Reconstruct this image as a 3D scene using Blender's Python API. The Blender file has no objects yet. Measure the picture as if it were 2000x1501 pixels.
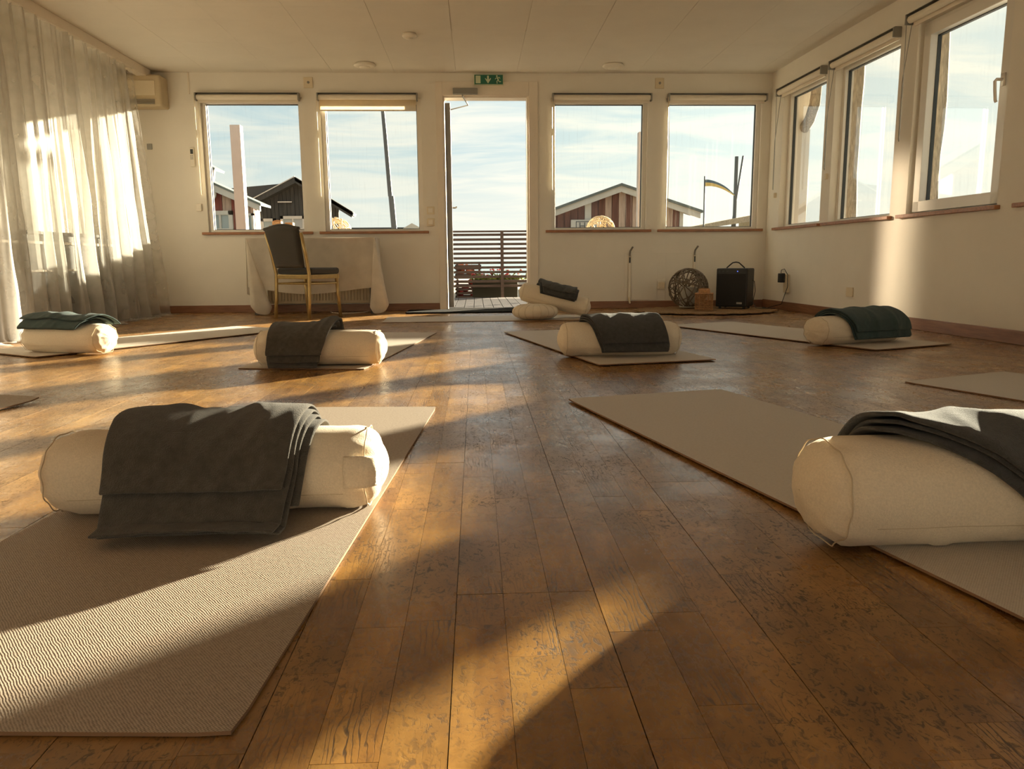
import bpy, bmesh, math, random
from mathutils import Vector, Matrix, noise
random.seed(7)
PI = math.pi
C = bpy.context.scene.collection
S = bpy.context.scene
def rad(a): return a*PI/180

# ------------------------------------------------------------ camera
CAM_Z = 0.487
cam = bpy.data.cameras.new('camera'); cam_o = bpy.data.objects.new('camera', cam); C.objects.link(cam_o)
cam.sensor_width = 36; cam.lens = 36*1502/2000; cam.clip_start = 0.02; cam.clip_end = 3000
yaw, pitch, roll = 4.55270889e-02, 1.60309714e-01, -8.28262880e-03
f = Vector((math.sin(yaw)*math.cos(pitch), math.cos(yaw)*math.cos(pitch), -math.sin(pitch)))
r = Vector((math.cos(yaw), -math.sin(yaw), 0)); u = r.cross(f)
r2 = r*math.cos(roll)+u*math.sin(roll); u2 = -r*math.sin(roll)+u*math.cos(roll)
mx = Matrix((r2, u2, -f)).transposed().to_4x4(); mx.translation = (0, 0, CAM_Z)
cam_o.matrix_world = mx
S.camera = cam_o

# ------------------------------------------------------------ sun, sky, exposure
SUN_AZ, SUN_EL, SUN_E = rad(44), rad(10.9), 36.0
sun_dir = Vector((math.sin(SUN_AZ)*math.cos(SUN_EL), math.cos(SUN_AZ)*math.cos(SUN_EL), math.sin(SUN_EL)))
sl = bpy.data.lights.new('sun', 'SUN'); sl.energy = SUN_E; sl.angle = rad(1.0); sl.color = (1.0, 0.885, 0.66)
so = bpy.data.objects.new('sun', sl); C.objects.link(so)
so.rotation_euler = (-sun_dir).to_track_quat('-Z', 'Y').to_euler(); so.location = sun_dir*30

W = bpy.data.worlds.new('sky'); S.world = W; W.use_nodes = True
nt = W.node_tree; nt.nodes.clear()
def N(t, typ, **k):
    n = t.nodes.new(typ)
    for a, b in k.items():
        if a in n.bl_rna.properties: setattr(n, a, b)
        else: n.inputs[a].default_value = b
    return n
def mathn(t, op, a, b=None, clamp=False):
    n = t.nodes.new('ShaderNodeMath'); n.operation = op; n.use_clamp = clamp
    for i, v in enumerate((a, b)):
        if v is None: continue
        if isinstance(v, (int, float)): n.inputs[i].default_value = v
        else: t.links.new(v, n.inputs[i])
    return n.outputs[0]
def ramp(t, fac, stops, interp='LINEAR'):
    n = t.nodes.new('ShaderNodeValToRGB'); cr = n.color_ramp; cr.interpolation = interp
    while len(cr.elements) < len(stops): cr.elements.new(0.5)
    for e, (p, c) in zip(cr.elements, stops):
        e.position = p; e.color = (c[0], c[1], c[2], 1) if not isinstance(c, (int, float)) else (c, c, c, 1)
    if fac is not None: t.links.new(fac, n.inputs[0])
    return n.outputs[0]
def mixc(t, fac, a, b, mode='MIX'):
    n = t.nodes.new('ShaderNodeMix'); n.data_type = 'RGBA'; n.blend_type = mode
    for i, v in ((0, fac), (6, a), (7, b)):
        if isinstance(v, (int, float)): n.inputs[i].default_value = v if i == 0 else (v, v, v, 1)
        elif isinstance(v, tuple): n.inputs[i].default_value = (*v, 1)
        else: t.links.new(v, n.inputs[i])
    return n.outputs[2]
tc = N(nt, 'ShaderNodeTexCoord')
sep = N(nt, 'ShaderNodeSeparateXYZ'); nt.links.new(tc.outputs['Generated'], sep.inputs[0])
zz = mathn(nt, 'MAXIMUM', sep.outputs[2], 0.0)
den = mathn(nt, 'ADD', zz, 0.10)
cx = mathn(nt, 'DIVIDE', sep.outputs[0], den); cy = mathn(nt, 'DIVIDE', sep.outputs[1], den)
comb = N(nt, 'ShaderNodeCombineXYZ'); nt.links.new(cx, comb.inputs[0]); nt.links.new(cy, comb.inputs[1])
mp = N(nt, 'ShaderNodeMapping'); mp.inputs['Scale'].default_value = (0.75, 1.5, 1); mp.inputs['Rotation'].default_value = (0, 0, 0.25); mp.inputs['Location'].default_value = (3.1, 1.7, 0)
nt.links.new(comb.outputs[0], mp.inputs[0])
nz = N(nt, 'ShaderNodeTexNoise', Scale=1.25, Detail=8.0, Roughness=0.58, Distortion=0.7); nt.links.new(mp.outputs[0], nz.inputs['Vector'])
cl = ramp(nt, nz.outputs[0], [(0.40, 0.0), (0.60, 1.0)])
blue = ramp(nt, zz, [(0.0, (0.76, 0.80, 0.73)), (0.12, (0.57, 0.70, 0.71)), (0.5, (0.38, 0.54, 0.62))])
white = (0.86, 0.86, 0.76)
skyc = mixc(nt, cl, blue, white)
hz = ramp(nt, zz, [(0.0, 1.0), (0.06, 0.5), (0.14, 0.0)])
skyc = mixc(nt, hz, skyc, (0.81, 0.825, 0.735))
dotn = N(nt, 'ShaderNodeVectorMath', operation='DOT_PRODUCT'); nt.links.new(tc.outputs['Generated'], dotn.inputs[0]); dotn.inputs[1].default_value = sun_dir
gl = mathn(nt, 'POWER', mathn(nt, 'MAXIMUM', dotn.outputs['Value'], 0.0), 6.0)
glc = mixc(nt, gl, (0.0, 0.0, 0.0), (0.52, 0.47, 0.34))
skyc = mixc(nt, 1.0, skyc, glc, 'ADD')
low = mathn(nt, 'LESS_THAN', sep.outputs[2], -0.001)
skyc = mixc(nt, low, skyc, (0.30, 0.29, 0.24))
bg = N(nt, 'ShaderNodeBackground', Strength=0.86); nt.links.new(skyc, bg.inputs[0])
wo = N(nt, 'ShaderNodeOutputWorld'); nt.links.new(bg.outputs[0], wo.inputs[0])

# area lamp added in place of the sun reflection off the open door's glass
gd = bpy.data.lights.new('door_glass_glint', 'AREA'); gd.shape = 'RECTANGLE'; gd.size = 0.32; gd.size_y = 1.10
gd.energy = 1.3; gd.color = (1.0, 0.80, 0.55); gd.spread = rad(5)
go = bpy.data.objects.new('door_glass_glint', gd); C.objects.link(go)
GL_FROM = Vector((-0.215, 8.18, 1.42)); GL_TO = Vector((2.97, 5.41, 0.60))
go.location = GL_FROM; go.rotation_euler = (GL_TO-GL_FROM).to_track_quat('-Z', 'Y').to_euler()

vs = S.view_settings; S.display_settings.display_device = 'sRGB'
vs.view_transform = 'Standard'; vs.look = 'None'; vs.exposure = 0.35; vs.gamma = 1.0; vs.use_curve_mapping = False
cy_ = S.cycles
cy_.max_bounces = 12; cy_.diffuse_bounces = 7; cy_.glossy_bounces = 4; cy_.transmission_bounces = 6; cy_.transparent_max_bounces = 24
cy_.sample_clamp_indirect = 6.0; cy_.caustics_reflective = False; cy_.caustics_refractive = False

# ------------------------------------------------------------ materials
MATS = {}
def mat(name, col, rough=0.7, var=0.0, vscale=8, bump=0.0, bscale=60, metal=0.0, spec=0.5, stretch=(1, 1, 1), sheen=0.0, col2=None, emit=None):
    if name in MATS: return MATS[name]
    m = bpy.data.materials.new(name); m.use_nodes = True; t = m.node_tree
    b = t.nodes['Principled BSDF']; b.inputs['Roughness'].default_value = rough; b.inputs['Metallic'].default_value = metal
    b.inputs['Specular IOR Level'].default_value = spec
    b.inputs['Base Color'].default_value = (*col, 1)
    if sheen: b.inputs['Sheen Weight'].default_value = sheen; b.inputs['Sheen Roughness'].default_value = 0.5
    if emit: b.inputs['Emission Color'].default_value = (*emit[0], 1); b.inputs['Emission Strength'].default_value = emit[1]
    if var or bump or col2:
        g = t.nodes.new('ShaderNodeTexCoord'); mpp = t.nodes.new('ShaderNodeMapping'); mpp.inputs['Scale'].default_value = stretch
        t.links.new(g.outputs['Object'], mpp.inputs[0])
    if var or col2:
        n = N(t, 'ShaderNodeTexNoise', Scale=float(vscale), Detail=5.0, Roughness=0.6); t.links.new(mpp.outputs[0], n.inputs['Vector'])
        c2 = col2 if col2 else tuple(max(0, c*(1-var)) for c in col)
        c1 = col if col2 else tuple(min(1, c*(1+var*0.5)) for c in col)
        o = ramp(t, n.outputs[0], [(0.32, c2), (0.68, c1)]); t.links.new(o, b.inputs['Base Color'])
    if bump:
        n2 = N(t, 'ShaderNodeTexNoise', Scale=float(bscale), Detail=4.0, Roughness=0.6); t.links.new(mpp.outputs[0], n2.inputs['Vector'])
        bn = N(t, 'ShaderNodeBump', Strength=min(1.0, bump), Distance=0.004); t.links.new(n2.outputs[0], bn.inputs['Height']); t.links.new(bn.outputs[0], b.inputs['Normal'])
    MATS[name] = m; return m
WALL = mat('wall_paint', (0.80, 0.755, 0.67), 0.75, 0.03, 3, 0.15, 90, spec=0.25)
CEIL = mat('ceiling_paint', (0.79, 0.745, 0.66), 0.85, 0.03, 3, spec=0.2)
TRIM = mat('white_trim_paint', (0.79, 0.71, 0.60), 0.45, 0.04, 6)
PVC = mat('window_frame_white', (0.76, 0.72, 0.65), 0.35)
SEAL = mat('dark_rubber_seal', (0.03, 0.035, 0.035), 0.5)
SILL = mat('oiled_oak_sill', (0.36, 0.15, 0.06), 0.4, 0.35, 12, 0.2, 40, stretch=(1, 6, 6))
SKIRT = mat('stained_skirting', (0.27, 0.125, 0.065), 0.45, 0.3, 10, stretch=(0.6, 0.6, 8))
DARKDOOR = mat('dark_door_paint', (0.055, 0.045, 0.035), 0.45, 0.2, 10)
BLIND = mat('blind_fabric', (0.80, 0.73, 0.61), 0.8, 0.03, 20)
METALG = mat('grey_metal', (0.30, 0.29, 0.26), 0.4, metal=0.6)
ALU = mat('brushed_aluminium', (0.52, 0.49, 0.43), 0.35, metal=0.8)
LINEN = mat('natural_linen', (0.78, 0.67, 0.51), 0.9, 0.10, 260, 0.5, 420, spec=0.15, sheen=0.15)
LINEN_SEAM = mat('linen_seam', (0.56, 0.45, 0.31), 0.9, spec=0.1)
FLEECE = mat('brown_fleece', (0.085, 0.075, 0.062), 0.95, 0.25, 60, 0.9, 420, spec=0.08, sheen=0.22)
FLEECE_G = mat('bottle_green_fleece', (0.045, 0.075, 0.072), 0.95, 0.25, 60, 0.9, 420, spec=0.08, sheen=0.2)
FLEECE_K = mat('charcoal_fleece', (0.07, 0.067, 0.062), 0.95, 0.25, 60, 0.9, 420, spec=0.08, sheen=0.2)
MATEDGE = mat('mat_backing', (0.22, 0.12, 0.06), 0.85)
GOLD = mat('gold_frame_paint', (0.45, 0.32, 0.13), 0.35, 0.15, 30, metal=0.55)
UPH = mat('dark_upholstery', (0.026, 0.021, 0.015), 0.85, 0.3, 50, 0.8, 260, sheen=0.3, stretch=(4, 4, 1))
BLACK = mat('black_plastic', (0.012, 0.012, 0.012), 0.45)
BLACKG = mat('speaker_grille_cloth', (0.016, 0.015, 0.014), 0.8, 0.3, 300, 0.5, 600)
CREAM = mat('cream_plastic', (0.72, 0.62, 0.45), 0.45)
WHITEP = mat('white_plastic', (0.80, 0.74, 0.63), 0.4)
BEIGE = mat('aged_beige_plastic', (0.56, 0.46, 0.30), 0.5, 0.08, 10)
JUTE = mat('jute_rug', (0.34, 0.22, 0.12), 0.95, 0.45, 70, 1.0, 160, spec=0.1)
WICKER = mat('honey_wicker', (0.45, 0.235, 0.095), 0.6, 0.3, 60)
WICKERD = mat('dark_willow', (0.17, 0.125, 0.08), 0.6, 0.3, 40)
WICKERW = mat('pale_willow', (0.72, 0.58, 0.38), 0.6, 0.2, 40)
WAX = mat('candle_glass', (0.45, 0.43, 0.36), 0.3)
DECK = mat('weathered_deck_board', (0.15, 0.125, 0.105), 0.7, 0.4, 14, 0.3, 60, stretch=(8, 0.7, 1))
FENCE = mat('dark_stained_fence', (0.105, 0.066, 0.045), 0.6, 0.3, 12, stretch=(1, 6, 6))
OLDWOOD = mat('weathered_grey_wood', (0.46, 0.38, 0.27), 0.85, 0.6, 22, 1.0, 35, stretch=(6, 6, 0.6))
REDW = mat('falu_red_boards', (0.20, 0.045, 0.032), 0.8, 0.35, 6, stretch=(4, 4, 0.4))
REDFADE = mat('faded_red_boards', (0.42, 0.30, 0.23), 0.85, 0.35, 6, stretch=(4, 4, 0.4))
BROWNW = mat('brown_shed_boards', (0.14, 0.06, 0.04), 0.8, 0.4, 6, stretch=(4, 4, 0.4))
BLACKW = mat('tarred_black_boards', (0.045, 0.045, 0.042), 0.8, 0.4, 8, stretch=(4, 4, 0.4))
ROOFB = mat('black_roof_felt', (0.055, 0.058, 0.06), 0.8, 0.2, 5)
ROOFG = mat('grey_green_roof', (0.12, 0.14, 0.13), 0.7, 0.2, 5)
BARGE = mat('white_bargeboard', (0.52, 0.50, 0.45), 0.6, 0.1, 4)
PANE_D = mat('far_window_glass', (0.28, 0.34, 0.35), 0.15)
PINKW = mat('pinkish_white_post', (0.55, 0.48, 0.44), 0.6, 0.08, 4)
POLE = mat('dark_pole', (0.10, 0.105, 0.11), 0.6)
GROUND = mat('quay_sand', (0.34, 0.27, 0.19), 0.95, 0.35, 3)
STONE = mat('quay_stone', (0.50, 0.42, 0.31), 0.9, 0.3, 6)
LEAF = mat('leaf_green', (0.22, 0.27, 0.05), 0.7, 0.4, 20)
REDF = mat('red_petals', (0.55, 0.07, 0.05), 0.6)
ORNG = mat('orange_floats', (0.70, 0.20, 0.08), 0.6)
PLANTER = mat('dark_planter', (0.035, 0.035, 0.02), 0.8)
RUBBER = mat('black_rubber_mat', (0.02, 0.018, 0.015), 1.0, 0.2, 40, 0.9, 300, spec=0.05)
GREEN = mat('exit_sign_green', (0.015, 0.14, 0.085), 0.5)
LUM = mat('exit_sign_pictogram', (0.55, 0.60, 0.40), 0.6)
CABD = mat('dark_sideboard', (0.06, 0.055, 0.04), 0.6, 0.2, 8)
RAILW = mat('pale_rail', (0.62, 0.54, 0.42), 0.6)
BLED = mat('blue_power_led', (0.05, 0.1, 0.9), 0.4, emit=((0.08, 0.15, 1.0), 3.0))
SEA = mat('sea_water', (0.20, 0.27, 0.29), 0.25, 0.2, 2, 0.6, 3)
YEL = mat('pennant_yellow', (0.70, 0.50, 0.16), 0.7)
BLU = mat('pennant_blue', (0.08, 0.13, 0.17), 0.7)
BARK = mat('bark', (0.3, 0.24, 0.16), 0.9, 0.4, 20)

def glass_mat():
    m = bpy.data.materials.new('window_glass'); m.use_nodes = True; t = m.node_tree; t.nodes.clear()
    o = N(t, 'ShaderNodeOutputMaterial'); mx_ = N(t, 'ShaderNodeMixShader'); tr = N(t, 'ShaderNodeBsdfTransparent'); tr.inputs[0].default_value = (0.97, 0.98, 0.97, 1)
    gl_ = N(t, 'ShaderNodeBsdfGlossy', Roughness=0.02); fr = N(t, 'ShaderNodeFresnel', IOR=1.45)
    g = N(t, 'ShaderNodeTexCoord'); mpp = N(t, 'ShaderNodeMapping'); mpp.inputs['Scale'].default_value = (30, 30, 2.0); t.links.new(g.outputs['Object'], mpp.inputs[0])
    n = N(t, 'ShaderNodeTexNoise', Scale=2.0, Detail=6.0, Roughness=0.7); t.links.new(mpp.outputs[0], n.inputs['Vector'])
    dirt = ramp(t, n.outputs[0], [(0.55, 0.0), (0.8, 0.06)])
    df = N(t, 'ShaderNodeBsdfDiffuse'); df.inputs[0].default_value = (0.8, 0.78, 0.7, 1); m2 = N(t, 'ShaderNodeMixShader')
    t.links.new(dirt, m2.inputs[0]); t.links.new(tr.outputs[0], m2.inputs[1]); t.links.new(df.outputs[0], m2.inputs[2])
    t.links.new(mathn(t, 'MULTIPLY', fr.outputs[0], 0.3), mx_.inputs[0]); t.links.new(m2.outputs[0], mx_.inputs[1]); t.links.new(gl_.outputs[0], mx_.inputs[2]); t.links.new(mx_.outputs[0], o.inputs[0])
    return m
GLASS = glass_mat()

def sheer_mat(name, col, transp, trl=0.45, fine=500):
    m = bpy.data.materials.new(name); m.use_nodes = True; t = m.node_tree; t.nodes.clear()
    o = N(t, 'ShaderNodeOutputMaterial'); d = N(t, 'ShaderNodeBsdfDiffuse'); tl = N(t, 'ShaderNodeBsdfTranslucent'); tr = N(t, 'ShaderNodeBsdfTransparent')
    d.inputs[0].default_value = (*col, 1); tl.inputs[0].default_value = (*col, 1)
    a = N(t, 'ShaderNodeMixShader'); a.inputs[0].default_value = trl; b = N(t, 'ShaderNodeMixShader')
    t.links.new(d.outputs[0], a.inputs[1]); t.links.new(tl.outputs[0], a.inputs[2])
    lw = N(t, 'ShaderNodeLayerWeight', Blend=0.35)
    g = N(t, 'ShaderNodeTexCoord'); n = N(t, 'ShaderNodeTexNoise', Scale=9.0, Detail=3.0); t.links.new(g.outputs['Object'], n.inputs['Vector'])
    v = mathn(t, 'MULTIPLY', mathn(t, 'SUBTRACT', 1.0, lw.outputs['Facing'], True), mathn(t, 'ADD', mathn(t, 'MULTIPLY', n.outputs[0], 0.3), transp), True)
    t.links.new(v, b.inputs[0]); t.links.new(a.outputs[0], b.inputs[1]); t.links.new(tr.outputs[0], b.inputs[2]); t.links.new(b.outputs[0], o.inputs[0])
    return m
SHEER = sheer_mat('sheer_curtain_voile', (0.62, 0.59, 0.54), 0.46)
CLOTH = sheer_mat('thin_tablecloth', (0.82, 0.76, 0.66), 0.06, 0.3)

def floor_mat():
    m = bpy.data.materials.new('oak_parquet'); m.use_nodes = True; t = m.node_tree; b = t.nodes['Principled BSDF']
    geo = N(t, 'ShaderNodeNewGeometry'); at = N(t, 'ShaderNodeAttribute', attribute_name='tone')
    sc = N(t, 'ShaderNodeVectorMath', operation='SCALE'); sc.inputs['Scale'].default_value = 13.0; t.links.new(at.outputs['Color'], sc.inputs[0])
    ad = N(t, 'ShaderNodeVectorMath', operation='ADD'); t.links.new(geo.outputs['Position'], ad.inputs[0]); t.links.new(sc.outputs[0], ad.inputs[1])
    def mapped(v, s):
        q = N(t, 'ShaderNodeMapping'); q.inputs['Scale'].default_value = s; t.links.new(v, q.inputs[0]); return q.outputs[0]
    n1 = N(t, 'ShaderNodeTexNoise', Scale=1.0, Detail=6.0, Roughness=0.6, Distortion=0.6); t.links.new(mapped(ad.outputs[0], (14, 2.0, 1)), n1.inputs['Vector'])
    base = ramp(t, n1.outputs[0], [(0.25, (0.180, 0.082, 0.022)), (0.5, (0.330, 0.168, 0.045)), (0.75, (0.46, 0.255, 0.072))])
    sx = N(t, 'ShaderNodeSeparateColor'); t.links.new(at.outputs['Color'], sx.inputs[0])
    tone = mathn(t, 'ADD', mathn(t, 'MULTIPLY', sx.outputs[0], 0.34), 0.86)
    col = mixc(t, 1.0, base, tone, 'MULTIPLY')
    # growth rings
    wv = N(t, 'ShaderNodeTexWave', wave_type='RINGS', rings_direction='Z', Scale=42.0, Distortion=11.0, Detail=4.0); wv.inputs['Detail Scale'].default_value = 1.6
    t.links.new(mapped(ad.outputs[0], (1.0, 0.16, 1)), wv.inputs['Vector'])
    ring = ramp(t, wv.outputs[0], [(0.0, 1.0), (0.16, 0.0)])
    n2 = N(t, 'ShaderNodeTexNoise', Scale=1.0, Detail=3.0); t.links.new(mapped(ad.outputs[0], (7, 3, 1)), n2.inputs['Vector'])
    rm = mathn(t, 'MULTIPLY', ring, ramp(t, n2.outputs[0], [(0.50, 0.0), (0.66, 1.0)]))
    # worn dark pores and scratches
    n3 = N(t, 'ShaderNodeTexNoise', Scale=1.0, Detail=4.0, Roughness=0.7, Distortion=1.2); t.links.new(mapped(ad.outputs[0], (110, 62, 1)), n3.inputs['Vector'])
    n4 = N(t, 'ShaderNodeTexNoise', Scale=3.1, Detail=4.0, Roughness=0.65); t.links.new(geo.outputs['Position'], n4.inputs['Vector'])
    pore = mathn(t, 'MULTIPLY', ramp(t, n3.outputs[0], [(0.52, 0.0), (0.62, 1.0)]), ramp(t, n4.outputs[0], [(0.40, 0.25), (0.60, 1.0)]))
    n5 = N(t, 'ShaderNodeTexNoise', Scale=1.0, Detail=2.0); t.links.new(mapped(ad.outputs[0], (30, 9, 1)), n5.inputs['Vector'])
    spot = ramp(t, n5.outputs[0], [(0.72, 0.0), (0.80, 0.7)])
    dark = mathn(t, 'MAXIMUM', mathn(t, 'MAXIMUM', mathn(t, 'MULTIPLY', rm, 0.88), mathn(t, 'MULTIPLY', pore, 0.85)), spot)
    n6 = N(t, 'ShaderNodeTexNoise', Scale=7.0, Detail=6.0, Roughness=0.7); t.links.new(geo.outputs['Position'], n6.inputs['Vector'])
    col = mixc(t, ramp(t, n6.outputs[0], [(0.40, 0.42), (0.62, 0.0)]), col, (0.10, 0.052, 0.026))
    n7 = N(t, 'ShaderNodeTexNoise', Scale=1.0, Detail=2.0, Distortion=2.5); t.links.new(mapped(geo.outputs['Position'], (9, 26, 1)), n7.inputs['Vector'])
    scr = ramp(t, n7.outputs[0], [(0.488, 0.0), (0.5, 0.55), (0.512, 0.0)]); n8 = N(t, 'ShaderNodeTexNoise', Scale=2.2, Detail=1.0); t.links.new(geo.outputs['Position'], n8.inputs['Vector'])
    dark = mathn(t, 'MAXIMUM', dark, mathn(t, 'MULTIPLY', scr, ramp(t, n8.outputs[0], [(0.52, 0.0), (0.60, 1.0)])))
    col = mixc(t, dark, col, (0.030, 0.018, 0.010))
    t.links.new(col, b.inputs['Base Color'])
    rg = ramp(t, n4.outputs[0], [(0.3, 0.20), (0.7, 0.35)])
    rr = mathn(t, 'ADD', rg, mathn(t, 'MULTIPLY', dark, 0.25)); t.links.new(rr, b.inputs['Roughness'])
    b.inputs['Specular IOR Level'].default_value = 0.62
    hh = mathn(t, 'SUBTRACT', mathn(t, 'MULTIPLY', n4.outputs[0], 0.6), mathn(t, 'MAXIMUM', rm, pore))
    bn = N(t, 'ShaderNodeBump', Strength=0.18, Distance=0.0009); t.links.new(hh, bn.inputs['Height']); t.links.new(bn.outputs[0], b.inputs['Normal'])
    return m
FLOORM = floor_mat()

def weave_mat(name, c1, c2, n=260.0):
    m = bpy.data.materials.new(name); m.use_nodes = True; t = m.node_tree; b = t.nodes['Principled BSDF']
    g = N(t, 'ShaderNodeTexCoord'); s = N(t, 'ShaderNodeSeparateXYZ'); t.links.new(g.outputs['Object'], s.inputs[0])
    nn = N(t, 'ShaderNodeTexNoise', Scale=55.0, Detail=3.0); t.links.new(g.outputs['Object'], nn.inputs['Vector'])
    wob = mathn(t, 'MULTIPLY', nn.outputs[0], 4.5)
    k = 2*PI*n
    a = mathn(t, 'SINE', mathn(t, 'ADD', mathn(t, 'MULTIPLY', s.outputs[0], k), wob)); c = mathn(t, 'SINE', mathn(t, 'ADD', mathn(t, 'MULTIPLY', s.outputs[1], k*0.8), wob))
    p = mathn(t, 'MULTIPLY', a, c); h = mathn(t, 'ADD', mathn(t, 'MULTIPLY', p, 0.5), 0.5)
    n2 = N(t, 'ShaderNodeTexNoise', Scale=160.0, Detail=2.0); t.links.new(g.outputs['Object'], n2.inputs['Vector'])
    h2 = mathn(t, 'ADD', mathn(t, 'MULTIPLY', h, 0.6), mathn(t, 'MULTIPLY', n2.outputs[0], 0.5))
    t.links.new(ramp(t, h2, [(0.25, c2), (0.75, c1)]), b.inputs['Base Color'])
    b.inputs['Roughness'].default_value = 0.62; b.inputs['Specular IOR Level'].default_value = 0.45
    bn = N(t, 'ShaderNodeBump', Strength=0.8, Distance=0.0011); t.links.new(h2, bn.inputs['Height']); t.links.new(bn.outputs[0], b.inputs['Normal'])
    return m
MAT1 = weave_mat('woven_yoga_mat', (0.43, 0.35, 0.275), (0.18, 0.14, 0.105), 250.0)
MAT2 = weave_mat('fine_yoga_mat', (0.58, 0.52, 0.44), (0.44, 0.385, 0.32), 240.0)

# ------------------------------------------------------------ mesh helpers
MW = {}
class MB:
    def __init__(s): s.v = []; s.f = []
    def add(s, vs, fs, M=None):
        n = len(s.v)
        s.v += [(M @ Vector(v)) if M else Vector(v) for v in vs]; s.f += [tuple(i+n for i in q) for q in fs]; return s
    def box(s, a, b, M=None):
        x0, y0, z0 = a; x1, y1, z1 = b
        return s.add([(x0, y0, z0), (x1, y0, z0), (x1, y1, z0), (x0, y1, z0), (x0, y0, z1), (x1, y0, z1), (x1, y1, z1), (x0, y1, z1)],
                     [(3, 2, 1, 0), (4, 5, 6, 7), (0, 1, 5, 4), (1, 2, 6, 5), (2, 3, 7, 6), (3, 0, 4, 7)], M)
    def cyl(s, p0, p1, r0, r1=None, n=12, M=None):
        r1 = r0 if r1 is None else r1; p0 = Vector(p0); p1 = Vector(p1); d = (p1-p0).normalized()
        a = d.orthogonal().normalized(); b = d.cross(a); vs = []
        for p, rr in ((p0, r0), (p1, r1)):
            for i in range(n): vs.append(p+a*math.cos(2*PI*i/n)*rr+b*math.sin(2*PI*i/n)*rr)
        fs = [(i, (i+1) % n, n+(i+1) % n, n+i) for i in range(n)]+[tuple(range(n-1, -1, -1)), tuple(range(n, 2*n))]
        return s.add(vs, fs, M)
    def tube(s, pts, rr, n=6, M=None, closed=False):
        pts = [Vector(p) for p in pts]; m = len(pts); vs = []; a = None
        for i, p in enumerate(pts):
            if closed: d = pts[(i+1) % m]-pts[i-1]
            else: d = pts[min(i+1, m-1)]-pts[max(i-1, 0)]
            d = d.normalized() if d.length > 1e-9 else Vector((0, 0, 1))
            a = d.orthogonal().normalized() if a is None else (a-d*a.dot(d)).normalized()
            b = d.cross(a); q = rr[i] if isinstance(rr, (list, tuple)) else rr
            for k in range(n): vs.append(p+a*math.cos(2*PI*k/n)*q+b*math.sin(2*PI*k/n)*q)
        fs = []
        for i in range(m if closed else m-1):
            for k in range(n): fs.append((i*n+k, i*n+(k+1) % n, ((i+1) % m)*n+(k+1) % n, ((i+1) % m)*n+k))
        if not closed: fs += [tuple(range(n-1, -1, -1)), tuple(range((m-1)*n, m*n))]
        return s.add(vs, fs, M)
    def lathe(s, prof, n=24, M=None):
        vs = []; m = len(prof)
        for rr, z in prof:
            for k in range(n): vs.append((rr*math.cos(2*PI*k/n), rr*math.sin(2*PI*k/n), z))
        fs = [(i*n+k, i*n+(k+1) % n, (i+1)*n+(k+1) % n, (i+1)*n+k) for i in range(m-1) for k in range(n)]
        fs += [tuple(range(n-1, -1, -1)), tuple(range((m-1)*n, m*n))]
        return s.add(vs, fs, M)
    def grid(s, fn, nu, nv, M=None, wrap=False):
        vs = [fn(i/nu, j/nv) for i in range(nu+1) for j in range(nv+1)]
        fs = [(i*(nv+1)+j, (i+1)*(nv+1)+j, (i+1)*(nv+1)+j+1, i*(nv+1)+j+1) for i in range(nu) for j in range(nv)]
        return s.add(vs, fs, M)
    def prism(s, poly, y0, y1, M=None):     # poly in (x,z), extruded along y
        n = len(poly)
        vs = [(x, y0, z) for x, z in poly]+[(x, y1, z) for x, z in poly]
        fs = [tuple(range(n)), tuple(range(2*n-1, n-1, -1))]+[(i, n+i, n+(i+1) % n, (i+1) % n) for i in range(n)]
        return s.add(vs, fs, M)
    def build(s, name, m, parent=None, smooth=False, bevel=0.0, sub=0, solid=0.0, kind=None, seg=2):
        me = bpy.data.meshes.new(name); o = bpy.data.objects.new(name, me); C.objects.link(o)
        if parent is None:
            xs = [v.x for v in s.v]; ys = [v.y for v in s.v]; zs = [v.z for v in s.v]
            org = Vector(((min(xs)+max(xs))/2, (min(ys)+max(ys))/2, min(zs))); loc = Matrix.Translation(org)
            o.location = org; MW[o.as_pointer()] = loc
        else:
            loc = MW[parent.as_pointer()]; o.parent = parent; MW[o.as_pointer()] = loc.copy()
        inv = loc.inverted()
        me.from_pydata([inv @ v for v in s.v], [], s.f); me.update()
        bm = bmesh.new(); bm.from_mesh(me)
        bmesh.ops.remove_doubles(bm, verts=bm.verts, dist=1e-6) if smooth else None
        bmesh.ops.recalc_face_normals(bm, faces=bm.faces); bm.to_mesh(me); bm.free()
        if m: me.materials.append(m)
        if smooth:
            for p in me.polygons: p.use_smooth = True
        if solid: md = o.modifiers.new('solid', 'SOLIDIFY'); md.thickness = abs(solid); md.offset = 1 if solid > 0 else -1; md.use_quality_normals = True
        if bevel: md = o.modifiers.new('bevel', 'BEVEL'); md.width = bevel; md.segments = seg; md.limit_method = 'ANGLE'
        if sub: md = o.modifiers.new('sub', 'SUBSURF'); md.levels = sub; md.render_levels = sub
        if kind: o['kind'] = kind
        return o
def empty(name, loc, rz=0.0):
    o = bpy.data.objects.new(name, None); C.objects.link(o); o.location = loc; o.rotation_euler = (0, 0, rz); o.empty_display_size = 0.1
    MW[o.as_pointer()] = Matrix.Translation(loc) @ Matrix.Rotation(rz, 4, 'Z'); return o
def tag(o, label, cat, group=None):
    o['label'] = label; o['category'] = cat
    if group: o['group'] = group
    return o
def struct(o, label=None, cat=None):
    o['kind'] = 'structure'
    if label: o['label'] = label
    if cat: o['category'] = cat
    return o
def nz3(x, y, z): return noise.noise(Vector((x, y, z)))

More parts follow.
